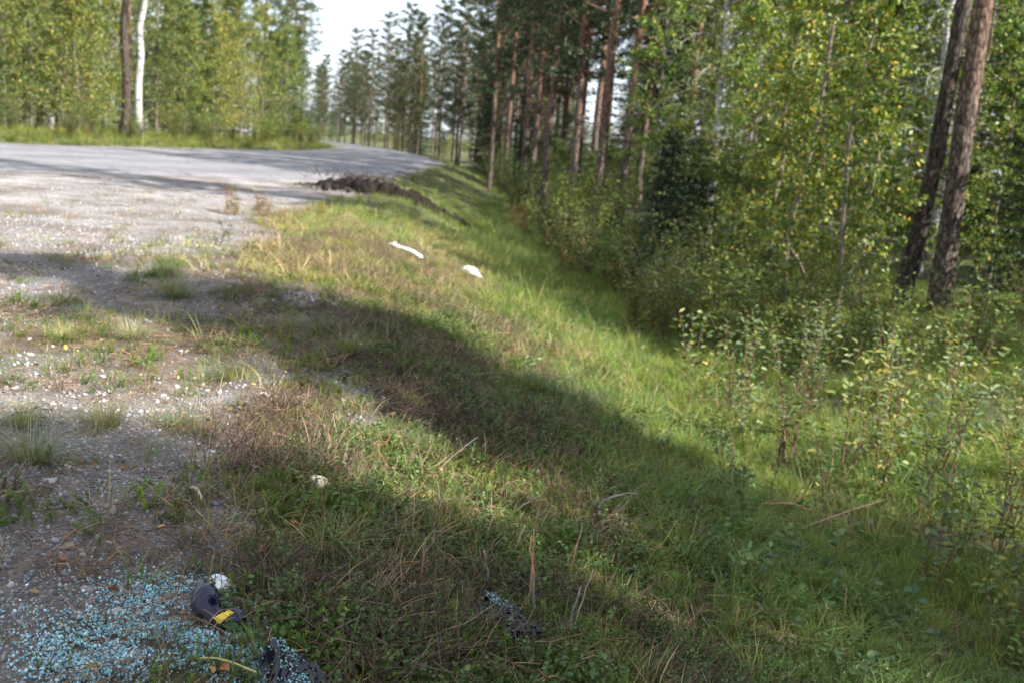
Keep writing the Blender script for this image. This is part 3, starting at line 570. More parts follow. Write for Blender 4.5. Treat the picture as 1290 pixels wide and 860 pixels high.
bush = [make_shrub(420 + k, 1.5, 14, 60, .07, c, .55) for k, c in enumerate([WC, BG2[:3], GG[:3]])]
aspen = [make_shrub(430 + k, h, 1, 9, .055, AC, .1, wl=.95) for k, h in enumerate([.3, .42])]
fire = [make_shrub(440 + k, h, 5, 30, .07, RC, .2, stemcol=(.2, .09, .05), wl=.22) for k, h in enumerate([.5, .75])]
herb = [make_shrub(450, .28, 2, 18, .05, [(.07, .12, .05), (.1, .15, .06)], .15, wl=.3)]
for x, y, v, s in [(2.35, 8.0, 2, .95), (2.75, 7.7, 0, 1.1), (3.15, 8.4, 2, .9), (3.5, 7.6, 0, 1.1), (3.9, 8.3, 1, 1.1), (2.05, 8.5, 1, .9), (3.0, 6.8, 0, .9), (3.35, 6.4, 1, 1.05), (2.9, 6.0, 1, .95), (3.3, 5.8, 0, .8), (4.1, 7.6, 2, .8), (2.6, 8.9, 0, 1), (3.6, 9.2, 2, .8), (1.75, 9.1, 3, 1), (4.3, 9.6, 0, 1), (2.6, 5.6, 3, 1), (2.4, 7.0, 3, 1), (3.0, 5.2, 3, 1.1), (1.65, 7.2, 3, .8), (4.6, 8.8, 1, 1), (2.9, 7.3, 1, 1), (3.7, 6.9, 2, .75), (2.2, 9.4, 0, 1), (3.0, 9.6, 2, .9), (4.0, 10.2, 2, .9), (4.9, 10.4, 0, 1.1), (3.3, 10.6, 0, 1), (2.5, 10.4, 1, 1.1), (5.3, 9.7, 2, .9), (3.5, 5.4, 3, 1), (2.65, 4.95, 3, .8), (3.1, 7.9, 3, 1.3), (1.9, 10.5, 3, 1.2), (4.5, 7.1, 0, 1)]:
    plant('willow_sapling', willow[v], x, y, ['five-stemmed grey-green', 'slim four-stemmed grey-green', 'tall many-stemmed grey-green', 'low three-stemmed grey-green'][v] + ' willow sapling in the ditch grass', 'sapling', ['five-stemmed', 'four-stemmed', 'many-stemmed', 'three-stemmed'][v] + ' willow saplings in the ditch', s)
for x, y, v, s in [(2.0, 13.0, 0, .8), (2.6, 12.2, 0, .9), (3.2, 13.4, 0, 1), (3.6, 12.0, 2, .8), (2.2, 15, 0, 1), (3.0, 15.2, 1, .9), (4.2, 14, 1, .9), (1.6, 17.0, 2, 1), (2.2, 18.6, 1, .9), (1.4, 20.5, 1, 1), (.9, 23, 2, 1.1), (1.6, 24.5, 1, 1.2), (.6, 27, 2, 1.2), (1.2, 29, 1, 1.2), (2.4, 27, 2, 1.2), (-.2, 33, 2, 1.3), (-.3, 38, 2, 1.4), (.7, 36.5, 2, 1.3), (-.6, 44, 2, 1.4), (4.6, 12.5, 1, .6), (3.9, 16.2, 0, 1), (2.6, 22.5, 0, 1.2), (1.9, 32, 2, 1.4), (-1.2, 50, 2, 1.4), (-1.8, 57, 2, 1.5), (3.6, 18.0, 1, 1), (6.9, 13.5, 2, .7), (7.6, 14.3, 1, .8), (4.4, 12.6, 0, .8), (3.3, 14.2, 2, .8), (2.9, 11.2, 0, .6), (2.4, 13.9, 0, .85), (1.7, 14.2, 0, .7), (1.9, 15.9, 2, .8), (1.3, 18.6, 0, .9), (.9, 20.8, 0, .9), (3.0, 11.9, 1, .7), (3.9, 11.4, 0, .65), (4.8, 11.6, 1, .6), (5.6, 12.0, 0, .65), (2.3, 12.7, 1, .8), (1.9, 13.6, 0, .75), (5.3, 11.0, 0, .55), (2.7, 14.6, 1, .9), (3.5, 12.9, 1, .8), (4.4, 10.9, 0, .5), (2.9, 16.4, 0, 1), (6.3, 11.9, 1, .55)]:
    plant('bush', bush[v], x, y, ['grey-green leafy willow bush along the ditch bottom', 'yellow-green leafy bush along the forest edge', 'deep green leafy bush among the pine trunks'][v], 'bush', ['willow bushes along the ditch', 'yellow-green bushes along the forest edge', 'deep green bushes among the pines'][v], s)
for k in range(34):
    Y = 33 + k * 1.25 + random.uniform(-.5, .5); x = edge_pt(Y, random.uniform(1.8, 3.4)); v = random.choice([1, 1, 2, 0])
    plant('bush', bush[v], x, Y, ['grey-green bush on the verge across the road', 'yellow-green bush on the verge across the road', 'deep green bush on the verge across the road'][v], 'bush', ['grey-green verge bushes', 'yellow-green verge bushes', 'deep green verge bushes'][v], random.uniform(.6, 1.25))
for x, y, v, s in [(-4.3, 15.8, 1, .62), (-4.15, 15.6, 0, .8), (-3.75, 15.3, 0, .85), (-3.65, 15.5, 0, .6), (-3.0, 16.2, 0, .5), (-3.2, 14.6, 0, .45), (-3.9, 16.1, 0, .5)]:
    plant('rust_herb', fire[v], x, y - 1.0, 'rust coloured withered herb at the edge of the gravel', 'herb', 'rust herbs at the gravel edge', s)
for k in range(22):
    y = random.uniform(16, 30); x = float(Xc(y)) + random.uniform(3.4, 5.2)
    plant('rust_herb', fire[k % 2], x, y, 'red-brown withered herb in the ditch below the pines', 'herb', 'red-brown herbs in the ditch', random.uniform(.9, 1.5))
for x, y, s in [(-3.3, 11.2, 1.2), (-3.2, 10.7, .8), (-2.75, 10.2, .9)]:
    plant('leafy_weed', herb[0], x, y, 'upright narrow-leaved weed growing on the gravel', 'weed', 'weeds on the gravel', s)
for x, y, v, s in [(1.9, 6.2, 0, 1), (1.95, 5.4, 1, .9), (2.25, 4.9, 0, 1), (1.3, 4.4, 0, .9), (1.55, 5.0, 1, .7), (2.35, 6.1, 1, .8), (1.75, 6.8, 0, 1), (2.15, 4.4, 0, .9)]:
    plant('aspen_seedling', aspen[v], x, y, 'small aspen seedling with round blue-green leaves in the grass', 'seedling', 'aspen seedlings in the grass', s)

# ------------------------------------------------------------------ ground cover
def scatter(name, P, meshes, sc, rot, tint, label, cat):
    n = len(P); me = bpy.data.meshes.new(name); me.vertices.add(n); me.vertices.foreach_set('co', np.asarray(P, np.float32).ravel())
    def at(nm, ty, key, arr):
        a_ = me.attributes.new(nm, ty, 'POINT'); a_.data.foreach_set(key, arr)
    at('scl', 'FLOAT_VECTOR', 'vector', (np.repeat(np.asarray(sc, np.float32).reshape(n, -1), 3 // np.asarray(sc).reshape(n, -1).shape[1], 1)).astype(np.float32).ravel())
    at('rot', 'FLOAT_VECTOR', 'vector', np.asarray(rot, np.float32).ravel())
    at('idx', 'INT', 'value', rng.integers(0, len(meshes), n).astype(np.int32))
    at('tint', 'FLOAT_COLOR', 'color', np.c_[tint, np.ones(n)].astype(np.float32).ravel())
    src = bpy.data.collections.new(name + '_source')
    for k, m_ in enumerate(meshes):
        src.objects.link(bpy.data.objects.new(f'{name}_piece_{k:02d}', m_))
    ng = bpy.data.node_groups.new(name, 'GeometryNodeTree')
    ng.interface.new_socket('Geometry', in_out='INPUT', socket_type='NodeSocketGeometry'); ng.interface.new_socket('Geometry', in_out='OUTPUT', socket_type='NodeSocketGeometry')
    gi = ng.nodes.new('NodeGroupInput'); go = ng.nodes.new('NodeGroupOutput'); ip = ng.nodes.new('GeometryNodeInstanceOnPoints'); ci = ng.nodes.new('GeometryNodeCollectionInfo')
    ci.inputs['Collection'].default_value = src; ci.inputs['Separate Children'].default_value = True; ci.inputs['Reset Children'].default_value = True
    def na(nm, ty): x = ng.nodes.new('GeometryNodeInputNamedAttribute'); x.data_type = ty; x.inputs[0].default_value = nm; return x.outputs[0]
    er = ng.nodes.new('FunctionNodeEulerToRotation'); ln = ng.links
    ln.new(gi.outputs[0], ip.inputs['Points']); ln.new(ci.outputs[0], ip.inputs['Instance']); ip.inputs['Pick Instance'].default_value = True
    ln.new(na('idx', 'INT'), ip.inputs['Instance Index']); ln.new(na('rot', 'FLOAT_VECTOR'), er.inputs[0]); ln.new(er.outputs[0], ip.inputs['Rotation']); ln.new(na('scl', 'FLOAT_VECTOR'), ip.inputs['Scale'])
    ln.new(ip.outputs[0], go.inputs[0])
    o = obj(name, me, label=label, cat=cat, kind='stuff'); mod = o.modifiers.new('scatter', 'NODES'); mod.node_group = ng
    return o
def sample(n, rmin, rmax, q=1.0, amax=50, amin=-50):
    u = rng.random(n); e = 2 - q; r = (rmin ** e + u * (rmax ** e - rmin ** e)) ** (1 / e)
    a_ = np.radians(rng.uniform(amin, amax, n)); return r * np.sin(a_), r * np.cos(a_)
def P3(x, y, dz=0): return np.c_[x, y, H(x, y) + dz]
def yaw(n, tilt=.15): return np.c_[rng.normal(size=(n, 2)) * tilt, rng.uniform(0, 6.28, n)]

def clump(seed, nb, h, lean, w, rad, cols, tip=1.15, nseg=3):
    g = np.random.default_rng(seed); m = MB(); p = g.normal(size=(nb, 2)) * rad; az = np.arctan2(p[:, 1], p[:, 0]) + g.normal(size=nb) * .9
    c = np.array(cols)[g.integers(0, len(cols), nb)] * g.uniform(.75, 1.25, (nb, 1))
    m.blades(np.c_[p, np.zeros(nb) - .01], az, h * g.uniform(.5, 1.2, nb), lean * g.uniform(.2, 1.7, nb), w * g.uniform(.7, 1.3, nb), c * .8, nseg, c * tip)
    return m.mesh('clump', M['grass_i'])
GC = [(.085, .16, .04), (.115, .195, .046), (.155, .205, .058), (.26, .24, .12)]
DC = [(.3, .24, .13), (.36, .3, .17), (.22, .19, .09), (.15, .16, .06)]
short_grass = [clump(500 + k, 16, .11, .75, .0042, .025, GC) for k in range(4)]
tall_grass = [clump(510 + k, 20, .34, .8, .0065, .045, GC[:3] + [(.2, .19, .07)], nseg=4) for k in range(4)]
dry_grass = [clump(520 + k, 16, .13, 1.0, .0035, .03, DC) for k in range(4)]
def moss_clump(seed):
    g = np.random.default_rng(seed); m = MB()
    for k in range(8):
        b0 = np.r_[g.normal(size=2) * .03, 0]; hh = g.uniform(.035, .085); d = unit(np.r_[g.normal(size=2) * .35, 1]); n_ = 34; t = np.linspace(.1, 1, n_)[:, None]
        P = b0 + d * hh * t; a_ = np.arange(n_) * 2.4; D = np.c_[np.cos(a_), np.sin(a_), np.full(n_, .9)] 
        c = np.array([(.1, .16, .025), (.14, .2, .03), (.18, .22, .045)])[g.integers(0, 3)]; m.leaves(P, D, rdir(n_, g) * .3 + np.array([0, 0, 1]), .011, .0035, c * g.uniform(.8, 1.2, (n_, 1)) * (.6 + .5 * t))
    return m.mesh('moss', M['plant_i'])
def sprig_clump(seed, leaf, cols, nst=6, h=.07, nl=9, wl=.6):
    g = np.random.default_rng(seed); m = MB()
    for k in range(nst):
        b0 = np.r_[g.normal(size=2) * .03, 0]; d = unit(np.r_[g.normal(size=2) * .5, 1]); hh = h * g.uniform(.6, 1.3); t = np.linspace(.25, 1, nl)[:, None]; P = b0 + d * hh * t
        m.blades(np.array([b0]), np.array([0.]), np.array([hh]), np.array([.1]), np.array([.003]), (.1, .07, .03), 2)
        a_ = g.random(nl) * 6.28; D = np.c_[np.cos(a_), np.sin(a_), g.uniform(0, .8, nl)]
        m.leaves(P, D, np.array([0, 0, 1.]) + g.normal(size=(nl, 3)) * .4, leaf * g.uniform(.6, 1.2, nl), leaf * wl * g.uniform(.8, 1.2, nl), np.array(cols)[g.integers(0, len(cols), nl)] * g.uniform(.75, 1.25, (nl, 1)), oval=True)
    return m.mesh('sprig', M['plant_i'])
moss = [moss_clump(530 + k) for k in range(4)]
sprig = [sprig_clump(540 + k, .017, [(.065, .105, .032), (.085, .13, .038), (.12, .155, .048)]) for k in range(4)]
broad = [sprig_clump(550 + k, .04, [(.08, .13, .045), (.1, .16, .06), (.13, .17, .06)], 4, .12, 6, .5) for k in range(3)]
def twig_clump(seed, n_, ln_, wd, cols, flat=.25):
    g = np.random.default_rng(seed); m = MB()
    for k in range(n_):
        p = np.r_[g.normal(size=2) * .05, g.uniform(0, .02)]; d = unit(np.r_[g.normal(size=2), g.normal() * flat + flat * .6]); l = ln_ * g.uniform(.4, 1.3)
        c = np.array(cols[g.integers(0, len(cols))]) * g.uniform(.7, 1.3)
        m.tube(np.stack([p, p + d * l * .5 + g.normal(size=3) * l * .06, p + d * l + g.normal(size=3) * l * .08]), [wd, wd * .8, wd * .4], 3, c, cap=False)
    return m.mesh('twigs', M['litter_i'])
LC = [(.16, .1, .06), (.22, .14, .08), (.1, .07, .05), (.3, .22, .14)]
litter = [twig_clump(560 + k, 14, .06, .0012, LC, .15) for k in range(3)]
heath = [twig_clump(570 + k, 26, .11, .0014, [(.1, .07, .055), (.15, .1, .08), (.2, .14, .11), (.08, .08, .04)], 1.0) for k in range(3)]
def dead_leaf_mesh(seed, mat, L=.035):
    g = np.random.default_rng(seed); m = MB(); n_ = 6; u = np.linspace(0, 1, n_); w = np.sin(np.pi * u ** .8) * .32 * L; cl = g.uniform(.2, .9) * L
    rows = np.stack([np.c_[u * L, sd * w, .3 * L * np.sin(np.pi * u) * g.uniform(-.3, .5) + abs(sd) * cl * .3 * (u > 0) * (u < 1)] for sd in (-1, 0, 1)], 1)
    i, j = np.meshgrid(np.arange(n_ - 1), np.arange(2), indexing='ij'); q = (i * 3 + j).ravel()
    m.add(rows.reshape(-1, 3), np.stack([q, q + 3, q + 4, q + 1], -1), (1, 1, 1) if mat is M['litter_i'] else [(.3, .12, .04), (.34, .2, .08), (.22, .1, .05), (.36, .26, .14)][seed % 4])
    return m.mesh('leaf', mat)
dleaf = [dead_leaf_mesh(580 + k, M['litter_i']) for k in range(4)]
def stone_mesh(seed, mat, sub=1, col=(1, 1, 1)):
    import bmesh
    g = np.random.default_rng(seed); bm = bmesh.new(); bmesh.ops.create_icosphere(bm, subdivisions=sub, radius=.5)
    V = np.array([v.co[:] for v in bm.verts]); F = np.array([[v.index for v in f.verts] for f in bm.faces]); bm.free()
    for k in range(7):
        d = unit(g.normal(size=3)); c = g.uniform(.22, .42); t = V @ d; V = V - np.outer(np.clip(t - c, 0, None) * .85, d)
    V = V * np.array([1.15, .9, g.uniform(.5, .8)]); m = MB(); m.add(V, F, col); return m.mesh('stone', mat, sub > 1)
pebble = [stone_mesh(600 + k, M['stone_i']) for k in range(6)]
glassbit = [stone_mesh(620 + k, M['glass_i']) for k in range(4)]

def tints(n, base, var=.25, hue=.1):
    return np.clip(np.array(base) * (1 + rng.normal(size=(n, 1)) * var) * (1 + rng.normal(size=(n, 3)) * hue), .02, 5)
def zone(x, y):
    g, so, n2 = ground_masks(x, y); s = x - Xc(y); out = (road_dist(x, y) > .25)
    for cx, cy, cr_ in ((-.735, 2.56, .1), (-.72, 2.47, .07), (-.795, 2.735, .05), (.07, 3.0, .09), (.0, 3.04, .07), (.13, 2.93, .07), (.06, 2.88, .06), (-.47, 2.3, .1), (-.5, 2.2, .08)  ): out &= np.hypot(x - cx, y - cy) > cr_ * rng.uniform(.7, 1.2, np.shape(x))
    return g, so, n2, s, out

# gravel
x, y = sample(90000, 1.9, 13, 1.15, 10, -58); g, so, n2, s, out = zone(x, y)
k = (rng.random(len(x)) < g ** 1.2 * (1 - .4 * so) * (.35 + .9 * vn(x, y, .3, 71))) & out; x, y = x[k], y[k]; n = len(x)
size = np.exp(rng.normal(-4.45, .5, n)).clip(.005, .034)
gt = np.array([(.23, .22, .23), (.3, .29, .3), (.16, .15, .16), (.25, .2, .175), (.37, .36, .36), (.18, .18, .21)])[rng.integers(0, 6, n)] * rng.uniform(.7, 1.2, (n, 1))
scatter('gravel', P3(x, y, .001), pebble, size, rng.uniform(0, 6.28, (n, 3)), gt, 'grey crushed gravel scattered over the road shoulder', 'gravel')
# fine pale chips further out on the turning area
x, y = sample(16000, 9, 24, 1.0, 0, -50); g, so, n2, s, out = zone(x, y); k = (g > .5) & out & (rng.random(len(x)) < .25 + .75 * (vn(x, y, 1.2, 72) > .5)); x, y = x[k], y[k]; n = len(x)
scatter('gravel_chips', P3(x, y, .002), pebble, rng.uniform(.012, .03, n), rng.uniform(0, 6.28, (n, 3)), tints(n, (.3, .29, .29), .3, .03), 'loose pale gravel beside the curving road', 'gravel')
# short grass
x, y = sample(30000, 1.9, 17, .95); g, so, n2, s, out = zone(x, y); nz = fbm(x, y, .5, 81); nzb = fbm(x, y, 1.6, 82)
s0 = s; s = s + voff(y) - .1; dens = np.where(s > .1, .35 + .9 * sst(.4, .62, nz), .05) * (1 - .85 * np.clip(g, 0, 1)) * (1 - .9 * so); dens = np.maximum(dens, (s < .2) * (1 - g) * .6 * sst(.45, .6, nz)) * np.where((y < 8) & (s0 < 1.9), .6, 1)
k = (rng.random(len(x)) < dens) & out; x, y, s, nzb = x[k], y[k], s[k], nzb[k]; n = len(x)
tb = np.where((nzb > .55)[:, None], (1.25, 1.05, .8), (.85, .95, .75)) * np.where(((y > 8.5) & (s < 2.4))[:, None], (1.28, 1.28, 1.0), (1, 1, 1))
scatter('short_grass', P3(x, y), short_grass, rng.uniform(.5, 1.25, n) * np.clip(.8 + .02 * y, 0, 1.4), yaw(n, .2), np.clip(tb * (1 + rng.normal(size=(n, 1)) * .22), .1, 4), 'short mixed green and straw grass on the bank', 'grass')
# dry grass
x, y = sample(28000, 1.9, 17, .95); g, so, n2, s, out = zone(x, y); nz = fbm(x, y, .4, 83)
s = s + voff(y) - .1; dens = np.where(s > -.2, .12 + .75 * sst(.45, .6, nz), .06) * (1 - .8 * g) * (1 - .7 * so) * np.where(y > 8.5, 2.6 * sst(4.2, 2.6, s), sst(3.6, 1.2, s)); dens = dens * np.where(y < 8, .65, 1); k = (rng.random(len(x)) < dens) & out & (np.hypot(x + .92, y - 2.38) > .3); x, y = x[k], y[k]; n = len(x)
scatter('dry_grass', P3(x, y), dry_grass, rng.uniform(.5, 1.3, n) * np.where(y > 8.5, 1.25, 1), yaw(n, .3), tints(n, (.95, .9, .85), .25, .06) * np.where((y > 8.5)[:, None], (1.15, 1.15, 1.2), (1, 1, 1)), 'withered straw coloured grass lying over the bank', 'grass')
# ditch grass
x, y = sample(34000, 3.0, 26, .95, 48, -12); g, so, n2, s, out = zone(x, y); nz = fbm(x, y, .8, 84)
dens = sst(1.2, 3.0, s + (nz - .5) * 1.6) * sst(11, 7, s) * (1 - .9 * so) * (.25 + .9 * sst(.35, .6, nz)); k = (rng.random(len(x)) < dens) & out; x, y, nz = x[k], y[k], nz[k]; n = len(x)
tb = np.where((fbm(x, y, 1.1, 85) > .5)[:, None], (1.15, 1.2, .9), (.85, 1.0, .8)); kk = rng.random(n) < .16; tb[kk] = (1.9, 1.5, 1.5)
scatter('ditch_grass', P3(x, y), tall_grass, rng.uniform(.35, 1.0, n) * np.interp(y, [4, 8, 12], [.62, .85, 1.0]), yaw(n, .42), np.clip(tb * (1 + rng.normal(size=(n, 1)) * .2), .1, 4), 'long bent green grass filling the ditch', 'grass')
# bank and verge grass further off
x, y = sample(15000, 16, 75, 1.0, 12, -34); s = x - Xc(y); l = left_of_road(x, y); rd = road_dist(x, y)
s = s + np.where(y < 23, voff(y) - .2, 0); k = ((s > .05) & (s < 7) | (l > .4) & (l < 6)) & (rd > .3) & (heap(x, y) < .03); x, y, s, l = x[k], y[k], s[k], l[k]; n = len(x)
tb = np.where((l > .3)[:, None], np.where(rng.random((n, 1)) < .35, (1.5, 1.2, 1.0), (.85, .85, .65)), np.where((s < 2.6)[:, None], (1.2, 1.15, .85), (.85, .9, .7)))
scatter('verge_grass', P3(x, y), tall_grass, rng.uniform(.5, 1.1, n) * np.where(l > .3, 1.6, np.where(s < 2.6, .7, 1.3)), yaw(n, .2), np.clip(tb * (1 + rng.normal(size=(n, 1)) * .2), .1, 4), 'rough verge grass along both sides of the road', 'grass')
# moss, sprigs, broad leaves
x, y = sample(17000, 1.9, 11, 1.1, 40, -48); g, so, n2, s, out = zone(x, y); nz = fbm(x, y, .45, 86)
dens = np.where(s > -.1, sst(2.4, 1.2, s) * (.25 + .9 * sst(.45, .62, nz)), .5 * sst(.55, .68, nz)) * (1 - .7 * g) * (1 - so); k = (rng.random(len(x)) < dens) & out; x, y = x[k], y[k]; n = len(x)
scatter('clubmoss', P3(x, y, -.005), moss, rng.uniform(.5, 1.3, n), yaw(n, .25), tints(n, (.85, .9, .8), .2, .08), 'yellow-green clubmoss shoots covering the bank', 'moss')
x, y = sample(23000, 1.9, 11, 1.1, 45, -35); g, so, n2, s, out = zone(x, y); nz = fbm(x, y, .5, 87)
dens = sst(0, .5, s) * sst(3.6, 2.0, s) * (.2 + 1.0 * sst(.45, .65, nz)) * (1 - .8 * g) * (1 - so); k = (rng.random(len(x)) < dens) & out; x, y = x[k], y[k]; n = len(x)
scatter('lingonberry_sprigs', P3(x, y), sprig, rng.uniform(.6, 1.4, n), yaw(n, .3), tints(n, (.9, .95, .95), .25, .08), 'small dark green lingonberry leaves low on the bank', 'ground cover')
x, y = sample(5000, 2.4, 14, .8, 48, -20); g, so, n2, s, out = zone(x, y); dens = sst(1.4, 3.2, s) * sst(.5, .66, fbm(x, y, .6, 88)); k = (rng.random(len(x)) < dens) & out; x, y = x[k], y[k]; n = len(x)
scatter('broadleaf_weeds', P3(x, y), broad, rng.uniform(.6, 1.4, n), yaw(n, .3), tints(n, (.95, 1, .95), .25, .08), 'low broad-leaved weeds mixed into the ditch grass', 'weeds')
# litter and heath twigs
x, y = sample(9000, 1.9, 10, 1.1, 40, -50); g, so, n2, s, out = zone(x, y); k = (rng.random(len(x)) < np.where(s > -.2, .9 * sst(3, 1.5, s), .2 + .6 * (vn(x, y, .6, 95) > .5))) & out; x, y = x[k], y[k]; n = len(x)
scatter('needle_litter', P3(x, y, .002), litter, rng.uniform(.5, 1.5, n), yaw(n, .15), tints(n, (1, .95, .9), .3, .08), 'fallen brown needles and twig bits on the ground', 'litter')
x, y = sample(16000, 2.2, 13, 1.0, 25, -42); g, so, n2, s, out = zone(x, y); nz = fbm(x, y, .6, 89); sv = s + voff(y); k = (rng.random(len(x)) < sst(-.3, .3, sv) * sst(2.4, 1.2, s) * sst(.46, .6, nz) * .95 * (1 - .75 * g)) & out & (np.hypot(x + .92, y - 2.4) > .38); x, y = x[k], y[k]; n = len(x)
scatter('heath_twigs', P3(x, y), heath, rng.uniform(.6, 1.5, n), yaw(n, .2), tints(n, (1, .95, .95), .25, .05), 'dry brown heather twigs tangled over the bank', 'heather')
x, y = sample(3500, 1.9, 12, 1.0, 40, -50); g, so, n2, s, out = zone(x, y); k = (rng.random(len(x)) < .35) & out; x, y = x[k], y[k]; n = len(x)
lt = np.array([(.3, .13, .05), (.35, .22, .1), (.2, .1, .06), (.38, .3, .2), (.3, .2, .05)])[rng.integers(0, 5, n)] * rng.uniform(.6, 1.2, (n, 1))
scatter('dead_leaves', P3(x, y, .012), dleaf, rng.uniform(.5, 1.3, n), yaw(n, .5), lt, 'small dead brown leaves strewn over the ground', 'leaves')
# broken window glass
bl = [(-.97, 2.28, .10, .08, 1100), (-.9, 2.42, .12, .1, 800), (-.95, 2.62, .10, .12, 420), (-.78, 2.42, .10, .08, 380), (-.62, 2.38, .14, .05, 330), (-1.25, 2.4, .22, .1, 160), (-.85, 2.5, .3, .22, 330), (-1.02, 2.72, .16, .1, 90), (-.6, 2.3, .1, .05, 200)]
gp = np.concatenate([np.c_[rng.normal(a_, sa * .85, int(n_ * 3.4)), rng.normal(b_, sb * .85, int(n_ * 3.4))] for a_, b_, sa, sb, n_ in bl]); gk = vn(gp[:, 0], gp[:, 1], .06, 97) + .6 * vn(gp[:, 0], gp[:, 1], .025, 98) > rng.uniform(.2, 1.0, len(gp)); gp = gp[gk]; n = len(gp)
gcol = np.array([(.4, .8, .88), (.55, .9, .96), (.28, .62, .72), (.8, .98, 1)])[rng.integers(0, 4, n)] * rng.uniform(.6, 1.15, (n, 1))
scatter('broken_glass', P3(gp[:, 0], gp[:, 1], rng.uniform(.004, .012, n)), glassbit, np.exp(rng.normal(-5.1, .42, n)).clip(.002, .0125), rng.uniform(0, 6.28, (n, 3)), gcol, 'shattered pale turquoise safety glass granules on the gravel', 'glass')

# ------------------------------------------------------------------ tussocks, stones, leaves, sticks
def tussock(seed, nb, h, cols, lean=1.2):
    g = np.random.default_rng(seed); m = MB(); p = g.normal(size=(nb, 2)) * .03; az = np.arctan2(p[:, 1], p[:, 0]) + g.normal(size=nb) * .5
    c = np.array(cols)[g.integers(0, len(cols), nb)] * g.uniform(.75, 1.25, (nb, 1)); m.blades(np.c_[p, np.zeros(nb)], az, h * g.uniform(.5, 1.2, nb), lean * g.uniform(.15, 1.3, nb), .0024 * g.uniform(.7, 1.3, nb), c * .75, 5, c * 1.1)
    return m.mesh('tussock', M['plant'])
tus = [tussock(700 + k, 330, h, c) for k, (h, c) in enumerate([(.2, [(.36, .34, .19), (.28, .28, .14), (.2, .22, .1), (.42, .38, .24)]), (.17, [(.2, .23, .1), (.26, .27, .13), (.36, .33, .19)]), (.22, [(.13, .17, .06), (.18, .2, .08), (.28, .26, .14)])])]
for x, y, v, s, lb_ in [(-1.78, 3.62, 0, 1.1, 'large pale straw tussock of fine grass at the gravel edge'), (-1.72, 4.15, 1, 1.0, None), (-1.45, 4.25, 1, .8, None), (-2.05, 4.1, 0, .8, None), (-2.25, 5.85, 0, .95, None), (-2.6, 5.7, 1, .9, None), (-1.5, 5.15, 1, 1.0, None), (-1.25, 6.5, 2, 1.1, None), (-1.55, 6.9, 1, 1, None), (-2.5, 7.3, 2, 1.3, None), (-2.95, 8.3, 2, 1.1, None), (-1.0, 6.0, 2, .9, None), (-.5, 4.6, 2, .8, None), (.2, 7.0, 2, 1.2, None), (.55, 7.2, 2, 1.3, None), (.35, 6.6, 2, 1.1, None), (-.55, 3.2, 0, .75, None)]:
    plant('grass_tussock', [('blades', tus[v])], x, y, lb_ or ['pale straw tussock of fine grass on the shoulder', 'grey-green tussock of fine grass on the shoulder', 'dark green tussock of fine grass near the bank top'][v], 'grass tussock', None if lb_ else ['straw tussocks', 'grey-green tussocks', 'dark green tussocks'][v], s)
big = [stone_mesh(720 + k, M['stone'], 2, c) for k, c in enumerate([(.3, .29, .3), (.38, .37, .37), (.22, .21, .23), (.3, .24, .21), (.44, .43, .42)])]
sx, sy = sample(900, 2.0, 7.5, 1.2, 5, -50); g, so, n2, s, out = zone(sx, sy); k = (rng.random(900) < g * .5); sx, sy = sx[k][:150], sy[k][:150]
for x, y in zip(sx, sy):
    v = random.randrange(5); sz = random.uniform(.022, .042)
    obj('stone', big[v], None, (x, y, float(H(x, y)) + sz * .12), ['mid-grey stone among the gravel of the shoulder', 'light grey stone among the gravel of the shoulder', 'dark grey stone among the gravel of the shoulder', 'brownish stone among the gravel of the shoulder', 'whitish stone among the gravel of the shoulder'][v], 'stone', ['mid-grey stones', 'light grey stones', 'dark grey stones', 'brownish stones', 'whitish stones'][v], None, (random.uniform(-.3, .3), random.uniform(-.3, .3), random.random() * 6.28), sz)
pale = stone_mesh(740, M['stone'], 2, (.55, .47, .37))
obj('stone', pale, None, (-.69, 3.64, float(H(-.69, 3.64)) + .03), 'pale sandy stone half sunk in the mossy bank', 'stone', None, None, (.2, .3, .6), (.085, .07, .09))
dls = [dead_leaf_mesh(760 + k, M['dry'], .055) for k in range(4)]
lx, ly = sample(260, 2.0, 8.0, 1.1, 25, -48); g, so, n2, s, out = zone(lx, ly)
keep = np.where((s > -.5) | (rng.random(260) < .18))[0][:75]
for q in keep:
    v = int(q) % 4
    obj('dead_leaf', dls[v], None, (lx[q], ly[q], float(H(lx[q], ly[q])) + .022), ['curled orange-brown dead leaf on the ground', 'curled tan dead leaf on the ground', 'curled dark brown dead leaf on the ground', 'curled pale beige dead leaf on the ground'][v], 'leaf', ['orange-brown dead leaves', 'tan dead leaves', 'dark brown dead leaves', 'beige dead leaves'][v], None, (random.uniform(-.5, .5), random.uniform(-.5, .5), random.random() * 6.28), random.uniform(.45, 1.0))

def stick(pts, r_, col, tip=None, sides=6):
    m = MB(); P = np.array(pts, float); n_ = len(P); u = np.linspace(0, 1, n_); uu = np.linspace(0, 1, 8)
    Q = np.stack([np.interp(uu, u, P[:, k]) for k in range(3)], -1) + rng.normal(size=(8, 3)) * r_ * .35
    c = np.tile(np.array(col), (8, 1))
    if tip is not None: c[uu > .55] = tip
    m.tube(Q, np.linspace(r_, r_ * (.55 if tip is None else .35), 8) * rng.uniform(.85, 1.15, 8), sides, np.repeat(c, sides, 0)); return m.mesh('stick', M['wood'], True)
def put_stick(base, tips, r_, col, label, tip=None, name='broken_twig', group=None, up=.0):
    x, y = base; pts = [(0, 0, -.02)] + tips; obj(name, stick(pts, r_, col, tip), None, (x, y, float(H(x, y)) + up), label, 'twig', group)
GB = (.2, .17, .15); OB = (.42, .22, .1); TB = (.34, .25, .17); DB = (.1, .075, .06)
